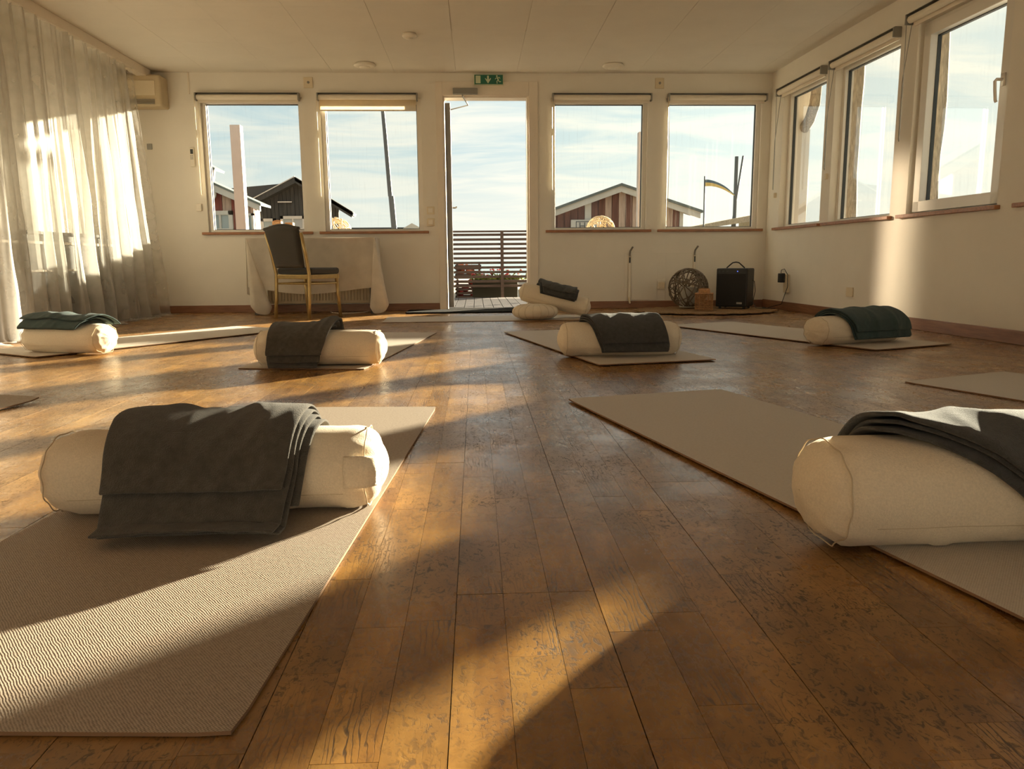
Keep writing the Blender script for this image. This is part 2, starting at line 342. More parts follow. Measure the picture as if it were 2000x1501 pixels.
# ------------------------------------------------------------ setting
Y0, XL, H = 7.7, -3.32, 2.245                     # back wall, left wall, ceiling height
X0 = 3.124
MR = Matrix.Translation((X0, 0, 0)) @ Matrix.Rotation(math.atan(0.0287), 4, 'Z')   # right wall frame: (outward, along, up)
YR = -3.2                                        # rear of the room
def wall_cells(mb, a0, a1, z0, z1, holes, p, M=None):
    """p(a,d,z) -> point ; d=0 inner face, 1 outer face"""
    A = sorted(set([a0, a1]+[h[0] for h in holes]+[h[1] for h in holes])); Z = sorted(set([z0, z1]+[h[2] for h in holes]+[h[3] for h in holes]))
    def solid(i, j):
        if i < 0 or j < 0 or i >= len(A)-1 or j >= len(Z)-1: return False
        ca, cz = (A[i]+A[i+1])/2, (Z[j]+Z[j+1])/2
        return not any(h[0] < ca < h[1] and h[2] < cz < h[3] for h in holes)
    for i in range(len(A)-1):
        for j in range(len(Z)-1):
            if not solid(i, j): continue
            a, b, c, d = A[i], A[i+1], Z[j], Z[j+1]
            for e in (0, 1): mb.add([p(a, e, c), p(b, e, c), p(b, e, d), p(a, e, d)], [(0, 1, 2, 3)], M)
            if not solid(i-1, j): mb.add([p(a, 0, c), p(a, 1, c), p(a, 1, d), p(a, 0, d)], [(0, 1, 2, 3)], M)
            if not solid(i+1, j): mb.add([p(b, 0, c), p(b, 1, c), p(b, 1, d), p(b, 0, d)], [(0, 1, 2, 3)], M)
            if not solid(i, j-1): mb.add([p(a, 0, c), p(b, 0, c), p(b, 1, c), p(a, 1, c)], [(0, 1, 2, 3)], M)
            if not solid(i, j+1): mb.add([p(a, 0, d), p(b, 0, d), p(b, 1, d), p(a, 1, d)], [(0, 1, 2, 3)], M)
TH = 0.15
BW = [(-2.57, -1.62), (-1.45, -0.50), (0.75, 1.69), (1.86, 2.81)]     # openings in the back wall
WZ0, WZ1 = 0.775, 2.02
DX0, DX1, DZ1 = -0.305, 0.545, 2.05
mb = MB()
wall_cells(mb, XL-TH, 3.30, -0.12, H+0.05, [(a, b, WZ0, WZ1) for a, b in BW]+[(DX0, DX1, -0.02, DZ1)], lambda a, e, z: (a, Y0+e*TH, z))
struct(mb.build('wall_back', WALL))
RWN = [(6.575, 7.42), (5.50, 6.42), (4.395, 5.30), (3.27, 4.16), (2.15, 3.04), (1.0, 1.9), (-0.15, 0.75), (-1.6, -0.6)]
mb = MB()
wall_cells(mb, YR, Y0-0.0, -0.12, H+0.05, [(a, b, WZ0, WZ1) for a, b in RWN], lambda a, e, z: (e*TH, a, z), MR)
struct(mb.build('wall_right', WALL))
struct(MB().box((XL-TH, YR, -0.12), (XL, Y0, H+0.05)).build('wall_left', WALL))
mb = MB(); RRW = [(-2.9, -1.6), (-1.3, 0.0), (0.3, 1.6), (1.9, 3.0)]  # unseen rear openings, added to let fill light in from behind
wall_cells(mb, XL-TH, 3.45, -0.12, H+0.05, [(a, b, 0.45, 2.08) for a, b in RRW], lambda a, e, z: (a, YR-e*TH, z))
struct(mb.build('wall_rear', WALL))
floor = struct(MB().box((XL, YR, -0.12), (3.30, Y0, -0.006)).build('floor', FLOORM))
ceiling = struct(MB().box((XL-0.1, YR, H+0.006), (3.6, Y0+TH, H+0.12)).build('ceiling', CEIL))
# ceiling boards as parts
TW = 0.577
for i in range(-5, 7):
    xa = -0.735+TW*i; xb = xa+TW
    xa = max(xa, XL); xb = min(xb, 2.86 if i > 3 else xb)
    if xb-xa < 0.05: continue
    ys = [Y0, 6.3+0.02*(i % 3), 5.72, 5.1, 4.0, 2.8, 1.6, 0.4, -0.8, -2.0, YR] if -1 < i < 4 else [Y0, 7.15-0.45*(i % 2), 6.1, 5.78, 4.9, 3.7, 2.5, 1.3, 0.1, -1.1, YR]
    for ya, yb in zip(ys, ys[1:]):
        g = 0.0022 if (i in (0, 1, 2, 3) and ya < 6.5) else 0.0008
        xs_ = xb if i < 6 else xb
        o = MB().box((xa+g, yb+0.0006, H), (xs_-g, ya-0.0006, H+0.006)).build('ceiling_panel', CEIL, ceiling)

# parquet
def tone_attr(o, vals, per):
    me = o.data; a = me.color_attributes.new('tone', 'FLOAT_COLOR', 'POINT')
    data = []
    for k in range(len(me.vertices)):
        c = vals[k//per]; data += [c[0], c[1], c[2], 1.0]
    a.data.foreach_set('color', data)
strips = []
BWD = 0.204; SX = BWD/3; rnd = random.Random(3)
for k in range(-18, 17):
    bx0 = -0.035+BWD*k
    if bx0+BWD < XL or bx0 > 3.05: continue
    joints = {0: 1.075}.get(k, rnd.uniform(0, 2.2))
    for s_ in range(3):
        x0_ = bx0+s_*SX; x1_ = x0_+SX
        y = YR+rnd.uniform(-0.5, 0)
        cuts = []
        jl = [joints+2.2*q for q in range(-3, 5)]
        while y < Y0:
            ln = rnd.uniform(0.22, 0.50); ny = y+ln
            for j_ in jl:
                if y+0.02 < j_ < ny: ny = j_; break
            ya, yb = max(y, YR), min(ny, Y0); y = ny
            if yb-ya < 0.01: continue
            xa, xb = max(x0_, XL), min(x1_, 3.12)
            if xb-xa < 0.01: continue
            strips.append((xa, xb, ya, yb, s_, any(abs(ya-j_) < 1e-6 for j_ in jl), any(abs(yb-j_) < 1e-6 for j_ in jl)))
def vis(st):
    xm, ym = (st[0]+st[1])/2, (st[2]+st[3])/2
    if ym < 0.55: return 1e9
    v = Vector((xm, ym, 0))-Vector((0, 0, CAM_Z)); d = v.dot(f)
    if abs(v.dot(r)/d) > 0.70: return 1e9
    return d
strips.sort(key=vis)
def strip_box(mbx, st, z):
    xa, xb, ya, yb, s_, ja, jb = st
    ga = 0.0006 if s_ == 0 else 0.00025; gb = 0.0006 if s_ == 2 else 0.00025
    mbx.box((xa+ga, ya+(0.0008 if ja else 0.0003), -0.006), (xb-gb, yb-(0.0008 if jb else 0.0003), z))
for st in strips[:300]:
    q = MB(); strip_box(q, st, rnd.uniform(-0.0003, 0.0))
    o = q.build('parquet_strip', FLOORM, floor); tone_attr(o, [(rnd.random(), rnd.random(), rnd.random())], 8)
q = MB(); vals = []
for st in strips[300:]:
    strip_box(q, st, rnd.uniform(-0.0003, 0.0)); vals.append((rnd.random(), rnd.random(), rnd.random()))
o = q.build('parquet_strips_further_off', FLOORM, floor, kind='stuff'); o.name = 'parquet_strip'; tone_attr(o, vals, 8)
tone_attr(floor, [(0.2, 0.5, 0.5)], 1000)

# skirting
q = MB(); q.box((XL, Y0-0.014, 0), (-0.36, Y0, 0.072)); q.box((0.625, Y0-0.014, 0), (2.90, Y0, 0.072)); struct(q.build('baseboard_back', SKIRT, bevel=0.003))
struct(MB().box((-0.014, YR, 0), (0.0, Y0-0.015, 0.078), MR).build('baseboard_right', SKIRT, bevel=0.003))
struct(MB().box((XL, YR, 0), (XL+0.014, Y0-0.014, 0.072)).build('baseboard_left', SKIRT))
struct(MB().box((-2.668, Y0-0.006, 2.05), (-2.655, Y0, H)).build('trim_1', TRIM))
struct(MB().box((-3.06, 3.0, H-0.075), (-2.97, 7.62, H-0.001)).build('trim_2', TRIM, bevel=0.004))   # curtain track boxing

# windows
EXT = mat('exterior_boarding', (0.16, 0.10, 0.07), 0.8)
def ext_mat(o, test):
    o.data.materials.append(EXT); W_ = MW[o.as_pointer()]
    for p in o.data.polygons:
        if test(W_ @ p.center): p.material_index = 1
ext_mat(bpy.data.objects['wall_back'], lambda c: c.y > Y0+TH-0.001)
ext_mat(bpy.data.objects['wall_right'], lambda c: (MR.inverted() @ c).x > TH-0.001)
def window(n, a, b, P, M, sash=False, deep=0.03, handle=None, sill=(0.07, 0.09)):
    """P(a,d,z): d>0 outward"""
    z0, z1 = WZ0, WZ1; fw = 0.042
    def bx(mbx, a0, a1, d0, d1, c0, c1):
        p = [P(x, d, z) for x in (a0, a1) for d in (d0, d1) for z in (c0, c1)]
        mbx.add(p, [(0, 1, 3, 2), (4, 6, 7, 5), (0, 4, 5, 1), (2, 3, 7, 6), (0, 2, 6, 4), (1, 5, 7, 3)], M)
    q = MB()
    for (a0, a1, c0, c1) in ((a, a+fw, z0, z1), (b-fw, b, z0, z1), (a+fw, b-fw, z0, z0+0.022), (a+fw, b-fw, z1-fw-0.01, z1)):
        bx(q, a0, a1, deep, deep+0.07, c0, c1)
    w = struct(q.build('window_%d' % n, PVC, bevel=0.003))
    gi = (a+fw, b-fw, z0+0.022, z1-fw-0.01)
    if sash:
        q = MB(); s_ = 0.05; d0 = deep-0.025; A0, A1, C0, C1 = a+0.03, b-0.03, z0+0.012, z1-0.03
        for (a0, a1, c0, c1) in ((A0, A0+s_+0.02, C0, C1), (A1-s_-0.02, A1, C0, C1), (A0, A1, C0, C0+s_+0.02), (A0, A1, C1-s_-0.02, C1)):
            bx(q, a0, a1, d0, d0+0.06, c0, c1)
        q.build('sash', PVC, w, bevel=0.003); gi = (A0+s_+0.02, A1-s_-0.02, C0+s_+0.02, C1-s_-0.02)
    q = MB()
    e = 0.006
    for (a0, a1, c0, c1) in ((gi[0], gi[0]+e, gi[2], gi[3]), (gi[1]-e, gi[1], gi[2], gi[3]), (gi[0], gi[1], gi[2], gi[2]+e), (gi[0], gi[1], gi[3]-e, gi[3])):
        bx(q, a0, a1, deep+0.025, deep+0.05, c0, c1)
    q.build('glazing_seal', SEAL, w)
    q = MB(); bx(q, gi[0], gi[1], deep+0.034, deep+0.038, gi[2], gi[3]); q.build('pane', GLASS, w)
    q = MB(); bx(q, a-sill[0], b+sill[1], -0.035, deep, z0-0.024, z0); q.build('window_sill', SILL, w, bevel=0.003)
    if handle:
        q = MB(); ah, zh = handle
        q.add([P(ah-0.014, 0.0, zh-0.035), P(ah+0.014, 0.0, zh-0.035), P(ah+0.014, 0.0, zh+0.035), P(ah-0.014, 0.0, zh+0.035),
               P(ah-0.014, -0.012, zh-0.035), P(ah+0.014, -0.012, zh-0.035), P(ah+0.014, -0.012, zh+0.035), P(ah-0.014, -0.012, zh+0.035)],
              [(0, 1, 2, 3), (7, 6, 5, 4), (0, 4, 5, 1), (1, 5, 6, 2), (2, 6, 7, 3), (3, 7, 4, 0)], M)
        q.tube([P(ah, -0.01, zh), P(ah, -0.045, zh), P(ah-0.004, -0.058, zh-0.012), P(ah-0.01, -0.058, zh-0.06), P(ah-0.012, -0.052, zh-0.115), P(ah-0.012, -0.046, zh-0.125)], 0.009, 8, M)
        q.build('window_handle', PVC, w, smooth=True)
    return w
PB = lambda a, d, z: (a, Y0+d, z)
PR = lambda a, d, z: (d, a, z)
for n, (a, b) in enumerate(BW): window(n+1, a, b, PB, None, sill=(0.055, 0.05))
for n, (a, b) in enumerate(RWN): window(n+5, a, b, PR, MR, sash=(n == 2), handle=(4.425, 1.47) if n == 2 else None, deep=0.06 if n != 2 else 0.05, sill=(0.03, 0.07))

# blinds
def blind(a, b, P, M, label, drop=0.0, chain=None, zt=2.052, chside=0, off=0.0):
    p0 = P(a, 0, zt); root = empty('roller_blind', (M @ Vector(p0)) if M else Vector(p0)); tag(root, label, 'blind', 'white roller blinds above the windows')
    rz = zt-0.034; d = -0.03+off
    q = MB(); q.cyl(P(a+0.014, d, rz), P(b-0.014, d, rz), 0.024, n=16, M=M); q.build('roll', BLIND, root, smooth=False)
    for x in (a, b):
        s_ = 0.012 if x == a else -0.012
        q = MB(); pts = [P(x, 0+off, zt), P(x, d-0.03, zt), P(x, d-0.03, zt-0.066), P(x, 0+off, zt-0.066)]
        pts2 = [P(x+s_, 0+off, zt), P(x+s_, d-0.03, zt), P(x+s_, d-0.03, zt-0.066), P(x+s_, 0+off, zt-0.066)]
        q.add(pts+pts2, [(0, 1, 2, 3), (7, 6, 5, 4), (0, 4, 5, 1), (1, 5, 6, 2), (2, 6, 7, 3), (3, 7, 4, 0)], M); q.build('bracket', METALG, root)
    q = MB(); pts = [P(x, y, z) for x in (a, b) for y in (off-0.002, off-0.05) for z in (zt, zt+0.004)]
    q.add(pts, [(0, 1, 3, 2), (4, 6, 7, 5), (0, 4, 5, 1), (2, 3, 7, 6), (0, 2, 6, 4), (1, 5, 7, 3)], M); q.build('head_rail', METALG, root)
    zb = rz-0.035-drop
    q = MB(); pts = [P(x, y, z) for x in (a+0.018, b-0.018) for y in (d+0.021, d+0.0225) for z in (rz, zb)]
    q.add(pts, [(0, 1, 3, 2), (4, 6, 7, 5), (0, 4, 5, 1), (2, 3, 7, 6), (0, 2, 6, 4), (1, 5, 7, 3)], M); q.build('blind_fabric', BLINDF if drop else BLIND, root)
    q = MB(); pts = [P(x, y, z) for x in (a+0.018, b-0.018) for y in (d+0.016, d+0.028) for z in (zb, zb-0.012)]
    q.add(pts, [(0, 1, 3, 2), (4, 6, 7, 5), (0, 4, 5, 1), (2, 3, 7, 6), (0, 2, 6, 4), (1, 5, 7, 3)], M); q.build('bottom_bar', TRIM, root)
    if chain:
        xa = (a+0.006) if chside == 0 else (b-0.006); q = MB(); zc = chain
        q.tube([P(xa-0.008, d-0.026, rz), P(xa-0.008, d-0.02, (rz+zc)/2), P(xa-0.006, d-0.018, zc+0.01), P(xa, d-0.018, zc), P(xa+0.008, d-0.018, zc+0.012), P(xa+0.012, d-0.016, (rz+zc)/2), P(xa+0.008, d+0.024, rz)], 0.0028, 5, M)
        q.build('pull_chain', CREAM if chside == 0 else METALG, root)
        if chain > 1.05 and M is not None and a > 6: pass
    return root
BLINDF = sheer_mat('blind_fabric_unrolled', (0.84, 0.74, 0.56), 0.0, 0.6)
blind(-2.60, -1.635, PB, None, 'rolled-up white roller blind over the window nearest the air conditioner', chain=1.12)
blind(-1.47, -0.525, PB, None, 'white roller blind hanging slightly unrolled over the window left of the door', drop=0.075, chain=1.10)
blind(0.757, 1.718, PB, None, 'rolled-up white roller blind over the window just right of the door', chain=1.15)
blind(1.878, 2.845, PB, None, 'rolled-up white roller blind over the back window nearest the right corner', chain=0.80)
blind(6.57, 7.47, PR, MR, 'rolled-up white roller blind over the side window nearest the corner', chain=1.13, off=0.0, chside=1)
blind(5.50, 6.44, PR, MR, 'rolled-up white roller blind over the middle side window', chain=1.20, chside=1)
blind(4.30, 5.37, PR, MR, 'rolled-up white roller blind over the side window with the handle', chain=1.27, zt=2.09, chside=1)
# chain weights
for (y, z, lb) in ((7.50, 1.10, 'small cream chain clip on the wall by the corner side window'), (6.47, 1.17, 'small cream chain clip on the wall by the middle side window')):
    tag(MB().box((-0.022, y-0.014, z-0.04), (0, y+0.014, z+0.005), MR).build('chain_clip', CREAM, bevel=0.003), lb, 'clip')
tag(MB().box((-2.668, Y0-0.02, 0.975), (-2.618, Y0, 1.045)).build('chain_tensioner', WHITEP, bevel=0.004), 'small white chain holder on the wall left of the first back window', 'clip')

# door
q = MB(); a, b, zt = -0.356, 0.62, 2.165
q.box((a, Y0-0.018, 0), (DX0+0.012, Y0, zt)); q.box((DX1-0.012, Y0-0.018, 0), (b, Y0, zt)); q.box((DX0+0.012, Y0-0.018, DZ1-0.012), (DX1-0.012, Y0, zt))
q.box((DX0, Y0, 0), (DX0+0.03, Y0+TH, DZ1)); q.box((DX1-0.03, Y0, 0), (DX1, Y0+TH, DZ1)); q.box((DX0+0.03, Y0, DZ1-0.03), (DX1-0.03, Y0+TH, DZ1))
door = struct(q.build('door_1', TRIM, bevel=0.003))
MB().box((DX0, Y0-0.01, -0.02), (DX1, Y0+TH+0.02, 0.012)).build('threshold', RUBBER, door)
ML = Matrix.Translation((-0.222, Y0+TH-0.01, 0)) @ Matrix.Rotation(rad(92.5), 4, 'Z')    # leaf opens outwards
q = MB(); LW, LH = 0.76, 2.0
for bx in (((0, 0, 0.02), (0.09, 0.065, LH)), ((LW-0.09, 0, 0.02), (LW, 0.065, LH)), ((0.09, 0, 0.02), (LW-0.09, 0.065, 0.2)), ((0.09, 0, LH-0.1), (LW-0.09, 0.065, LH))): q.box(*bx, M=ML)
q.build('door_leaf', DARKDOOR, door, bevel=0.002)
MB().box((0.09, 0.02, 0.2), (LW-0.09, 0.026, LH-0.1), ML).build('door_pane', GLASS, door)
q = MB(); q.box((LW-0.075, -0.008, 0.93), (LW-0.045, 0, 1.12), ML); q.tube([ML @ Vector(p) for p in ((LW-0.06, 0, 1.05), (LW-0.06, -0.05, 1.05), (LW-0.17, -0.052, 1.05))], 0.009, 8)
q.build('door_handle', ALU, door)
# closer
dc = empty('door_closer', (-0.06, Y0+0.01, 2.02)); tag(dc, 'grey metal door closer with folding arm at the top of the open door', 'door closer')
MB().box((-0.19, Y0-0.055, 2.045), (0.045, Y0-0.006, 2.10)).build('closer_body', METALG, dc, bevel=0.006)
MB().tube([(-0.10, Y0-0.03, 2.045), (-0.10, Y0-0.03, 2.03), (-0.055, Y0+0.10, 1.985), (-0.05, Y0+0.12, 1.975)], 0.007, 8).build('closer_arm', METALG, dc)
MB().tube([(-0.05, Y0+0.12, 1.975), (-0.23, Y0+0.30, 1.965)], 0.006, 8).build('closer_rod', ALU, dc)

# ------------------------------------------------------------ outdoors setting
ground = struct(MB().box((-14, 7.9, -0.5), (16, 26, -0.12)).build('ground', GROUND))
sea = MB().add([(-400, 26, -1.2), (600, 26, -1.2), (600, 1800, -1.2), (-400, 1800, -1.2)], [(0, 1, 2, 3)]).build('sea', SEA); sea['kind'] = 'stuff'; tag(sea, 'pale blue sea on the horizon beyond the slatted fence', 'sea')
deck = struct(MB().box((-3.2, Y0+TH+0.02, -0.12), (3.9, 11.2, -0.075)).build('deck_floor', FENCE)); deck.name = 'deck'
x = -2.60
while x < 3.2:
    MB().box((x+0.003, Y0+TH+0.025, -0.075), (x+0.112-0.004, 11.2, -0.045+random.uniform(-0.001, 0.001))).build('deck_board', DECK, deck)
    x += 0.112
# fence
fe = empty('deck_fence', (0.7, 11.3, -0.05)); tag(fe, 'dark brown fence of horizontal slats along the far edge of the deck', 'fence')
for k in range(12):
    zc = 0.118+0.0665*k
    MB().box((-1.9, 11.28, zc-0.017), (3.9, 11.302, zc+0.017)).build('slat', FENCE, fe)
MB().box((-1.9, 11.25, 0.885), (3.9, 11.33, 0.908)).build('top_rail', FENCE, fe)
for px in (-1.35, 0.385, 2.1, 3.8):
    MB().box((px-0.022, 11.235, -0.045), (px+0.022, 11.279, 0.885)).build('post', FENCE, fe)
# deck posts
tag(MB().box((-2.83, 9.44, -0.045), (-2.712, 9.56, 2.065)).build('deck_post', PINKW, bevel=0.004), 'square white post standing outside the leftmost back window', 'post', )
tag(MB().box((1.975, 9.46, -0.045), (2.075, 9.56, 1.987)).build('deck_post', PINKW, bevel=0.004), 'square white post outside at the edge of the window right of the door', 'post')
# shelf outside with baskets
q = MB(); q.box((-2.6, 8.0, 0.60), (-0.9, 8.35, 0.63)); q.box((-2.5, 8.05, -0.045), (-2.45, 8.3, 0.6)); q.box((-1.05, 8.05, -0.045), (-1.0, 8.3, 0.6))
tag(q.build('outdoor_shelf', OLDWOOD), 'weathered outdoor bench under the windows left of the door', 'bench')
q = MB(); q.box((0.9, 8.0, 0.60), (1.7, 8.35, 0.63)); q.box((0.95, 8.05, -0.045), (1.0, 8.3, 0.6)); q.box((1.6, 8.05, -0.045), (1.65, 8.3, 0.6))
tag(q.build('outdoor_shelf', OLDWOOD), 'weathered outdoor bench under the window right of the door', 'bench')
def wicker_ball(loc, R, m, label, rod, nring=26, seed=1, name='wicker_ball', inner=None):
    rn = random.Random(seed); root = empty(name, loc); tag(root, label, 'lantern')
    q = MB(); c = Vector(loc)+Vector((0, 0, R))
    for k in range(nring):
        ax = Vector((rn.gauss(0, 1), rn.gauss(0, 1), rn.gauss(0, 0.8))).normalized(); a = ax.orthogonal().normalized(); b = ax.cross(a)
        h = rn.uniform(-0.32, 0.32)*R; rr = math.sqrt(R*R-h*h)-rod; jit = rn.uniform(0, 6)
        pts = [c+ax*h*(1)+a*math.cos(t)*rr*(1+0.012*math.sin(3*t+jit))+b*math.sin(t)*rr for t in [2*PI*i/30 for i in range(30)]]
        pts = [Vector((p.x, p.y, max(p.z, loc[2]+rod))) for p in pts]
        q.tube(pts, rod, 4, closed=True)
    o = q.build('willow_weave', m, root, smooth=True)
    if inner: q = MB(); q.cyl((loc[0], loc[1], loc[2]+rod*2), (loc[0], loc[1], loc[2]+R*1.05), R*0.42, n=20); q.build('glass_cylinder', inner, root, smooth=False)
    return root
wicker_ball((-1.43, 8.18, 0.63), 0.155, WICKERW, 'pale wicker ball outside at the bottom left of the second window', 0.005, 18, 4)
wicker_ball((1.315, 8.18, 0.63), 0.155, WICKERW, 'pale wicker ball outside in front of the shed sign', 0.005, 20, 5)
def lantern(loc, w, h, m, label, rz=0.0, seed=2):
    root = empty('wicker_lantern', loc, rz); tag(root, label, 'lantern'); M = MW[root.as_pointer()]
    q = MB(); n = 10
    for k in range(n):                                   # horizontal weavers
        z = 0.006+(h*0.74)*k/(n-1); s_ = w/2
        pts = []
        for side in range(4):
            for i in range(8):
                t = i/8*2-1; wob = 0.0035*(1 if (i+k) % 2 else -1)
                p = (t*s_, -s_-wob) if side == 0 else (s_+wob, t*s_) if side == 1 else (-t*s_, s_+wob) if side == 2 else (-s_-wob, -t*s_)
                pts.append((p[0], p[1], z))
        q.tube(pts, h*0.021, 4, M, closed=True)
    q.build('woven_sides', m, root)
    q = MB()
    for i in range(4):
        for j in range(5):
            t = (j/4*2-1)*w/2
            p = [(t, -w/2), (w/2, t), (t, w/2), (-w/2, t)][i]
            q.cyl((p[0], p[1], 0), (p[0], p[1], h*0.76), 0.003, n=5, M=M)
    q.build('upright', m, root)
    q = MB(); q.box((-w*0.53, -w*0.53, h*0.75), (w*0.53, w*0.53, h*0.80), M); q.box((-w*0.33, -w*0.33, h*0.80), (w*0.33, w*0.33, h*0.96), M); q.build('lid', m, root, bevel=0.003)
    q = MB(); q.tube([(-w*0.3, 0, h*0.93), (-w*0.3, 0, h*0.98), (0, 0, h), (w*0.3, 0, h*0.98), (w*0.3, 0, h*0.93)], 0.004, 6, M); q.build('handle', m, root)
    return root
lantern((-2.02, 8.15, 0.63), 0.135, 0.278, WICKER, 'square honey-coloured wicker lantern outside behind the chair back')
q = MB(); q.box((-1.94, 8.12, 0.63), (-1.86, 8.2, 0.885)); tag(q.build('wooden_candle_box', WICKER, bevel=0.004), 'small orange-brown wooden box beside the outdoor wicker lantern', 'box')

# leaning pole, masts, pennant
tag(MB().tube([(-1.78, 20, -0.12), (-2.045, 20, 1.29), (-2.095, 20, 2.1), (-2.12, 20, 2.1), (-2.20, 20, 3.6), (-2.30, 20, 5.2)], [0.075, 0.072, 0.07, 0.055, 0.05, 0.04], 10).build('leaning_pole', POLE), 'tall dark leaning pole seen through the window left of the door', 'pole')
tag(MB().box((8.54, 25.6, -0.12), (8.63, 25.69, 3.77)).build('mooring_mast', POLE), 'thick dark upright mast right of the pennant', 'mast')
tag(MB().tube([(8.55, 26.2, -0.12), (8.72, 26.2, 1.76), (8.99, 26.2, 3.86)], 0.032, 8).build('thin_mast', POLE), 'thin dark mast crossing the thick mast at a slant', 'mast')
fp = empty('pennant_pole', (7.36, 25, -0.12)); tag(fp, 'slim flagpole flying a long yellow and dark blue pennant', 'flagpole')
MB().tube([(7.39, 25, -0.12), (7.36, 25, 3.08)], 0.025, 8).build('pole', POLE, fp)
def pen(u, v, lo, hi):
    x = 7.37+1.0*u; zt = 2.98-0.10*u-0.36*u*u+0.03*math.sin(6*u); w = 0.19*(1-u)**0.7+0.03
    return (x, 25+0.1*math.sin(7*u), zt-w*(lo+(hi-lo)*v))
q = MB(); q.grid(lambda a, b: pen(a, b, 0, 0.45), 24, 2); q.build('blue_stripe', BLU, fp, solid=0.004)
q = MB(); q.grid(lambda a, b: pen(a, b, 0.45, 1), 24, 2); q.build('yellow_stripe', YEL, fp, solid=0.004)

def board_wall(root, poly_top, x0, x1, y, bw, mats, z0=-0.12, th=0.025, base=None):
    """vertical boards each an own part; poly_top(x) gives top"""
    n_ = 24; top = [(x0+(x1-x0)*i/n_, poly_top(x0+(x1-x0)*i/n_)-0.02) for i in range(n_+1)]
    MB().prism([(x0, z0)]+top+[(x1, z0)], y+0.001, y+0.03).build('wall_backing', (mats[0] if not callable(mats) else REDW if y < 15 else BROWNW), root)
    k = 0; x = x0
    while x < x1-0.01:
        xe = min(x+bw, x1); m = mats[k % len(mats)] if not callable(mats) else mats(x, k)
        q = MB(); za, zb = poly_top(x), poly_top(xe); d = 0.0 if k % 2 else 0.014
        q.prism([(x+0.004, z0), (xe-0.004, z0), (xe-0.004, zb), (x+0.004, za)], y-th-d, y-d)
        q.build('wall_board', m, root); x = xe; k += 1
def far_window(root, x0, x1, z0, z1, y, nx=2, nz=2, fr=0.07):
    q = MB(); q.box((x0, y-0.06, z0), (x0+fr, y, z1)); q.box((x1-fr, y-0.06, z0), (x1, y, z1)); q.box((x0, y-0.06, z1-fr), (x1, y, z1)); q.box((x0, y-0.06, z0), (x1, y, z0+fr))
    for i in range(1, nx): xx = x0+(x1-x0)*i/nx; q.box((xx-0.018, y-0.055, z0), (xx+0.018, y, z1))
    for i in range(1, nz): zz_ = z0+(z1-z0)*i/nz; q.box((x0, y-0.05, zz_-0.012), (x1, y, zz_+0.012))
    w = q.build('window', BARGE, root)
    MB().box((x0+fr, y-0.03, z0+fr), (x1-fr, y-0.02, z1-fr)).build('window_pane', PANE_D, w)
# red house with white bargeboards (left)
Y = 14.0; h1 = empty('red_house', (-5.0, Y, -0.12)); tag(h1, 'faded red wooden house with white bargeboards outside the leftmost window', 'house')
sl_ = (1.84-1.45)/(4.578-3.722)
rt = lambda x: 1.82-(x+4.60)*0.46 if x > -5.5 else 1.82+0.9*0.46+(x+5.5)*0.46
rt0 = lambda x: 1.88-abs(x+5.3)*0.455+0.30
board_wall(h1, lambda x: rt0(x)-0.06, -6.8, -3.86, Y, 0.16, lambda x, k: REDFADE if (-4.42 < x < -4.3 or -4.2 < x < -4.0 or x > -3.97) else REDW)
MB().box((-6.8, Y, -0.12), (-3.9, Y+0.5, 1.45)).build('side_wall', REDFADE, h1)
q = MB(); q.prism([(-5.3, rt0(-5.3)), (-3.72, rt0(-3.72)), (-3.72, rt0(-3.72)-0.10), (-5.3, rt0(-5.3)-0.13), (-6.88, rt0(-6.88)-0.10), (-6.88, rt0(-6.88))], Y-0.16, Y-0.10); q.build('bargeboard', BARGE, h1)
q = MB(); q.prism([(-5.3, rt0(-5.3)+0.04), (-3.70, rt0(-3.7)+0.04), (-3.70, rt0(-3.7)), (-5.3, rt0(-5.3)), (-6.9, rt0(-6.9)), (-6.9, rt0(-6.9)+0.04)], Y-0.17, Y+0.5); q.build('roof', ROOFG, h1)
far_window(h1, -4.66, -4.22, 0.75, 1.375, Y-0.03, 2, 2); far_window(h1, -3.99, -3.86, 0.75, 1.33, Y-0.03, 1, 2, 0.04)
MB().lathe([(0.0, 0), (0.12, 0), (0.12, 0.04), (0.0, 0.04)], 16, Matrix.Translation((-4.58, Y-0.1, 1.66)) @ Matrix.Rotation(PI/2, 4, 'X')).build('round_lamp', BARGE, h1)
h0 = empty('white_eaved_house', (-6.5, 18.6, -0.12)); tag(h0, 'larger white-eaved roof rising behind the red house', 'house')
q = MB(); q.prism([(-9.5, 4.6), (-5.86, 2.54), (-5.90, 2.30), (-9.5, 4.3)], 18.2, 18.3); q.build('bargeboard', BARGE, h0)
q = MB(); q.prism([(-9.5, 4.25), (-6.4, 2.5), (-6.4, -0.12), (-9.5, -0.12)], 18.4, 18.9); q.build('wall', REDFADE, h0)
q = MB(); q.prism([(-9.5, 4.66), (-5.84, 2.59), (-5.86, 2.54), (-9.5, 4.6)], 18.2, 18.9); q.build('roof', ROOFG, h0)
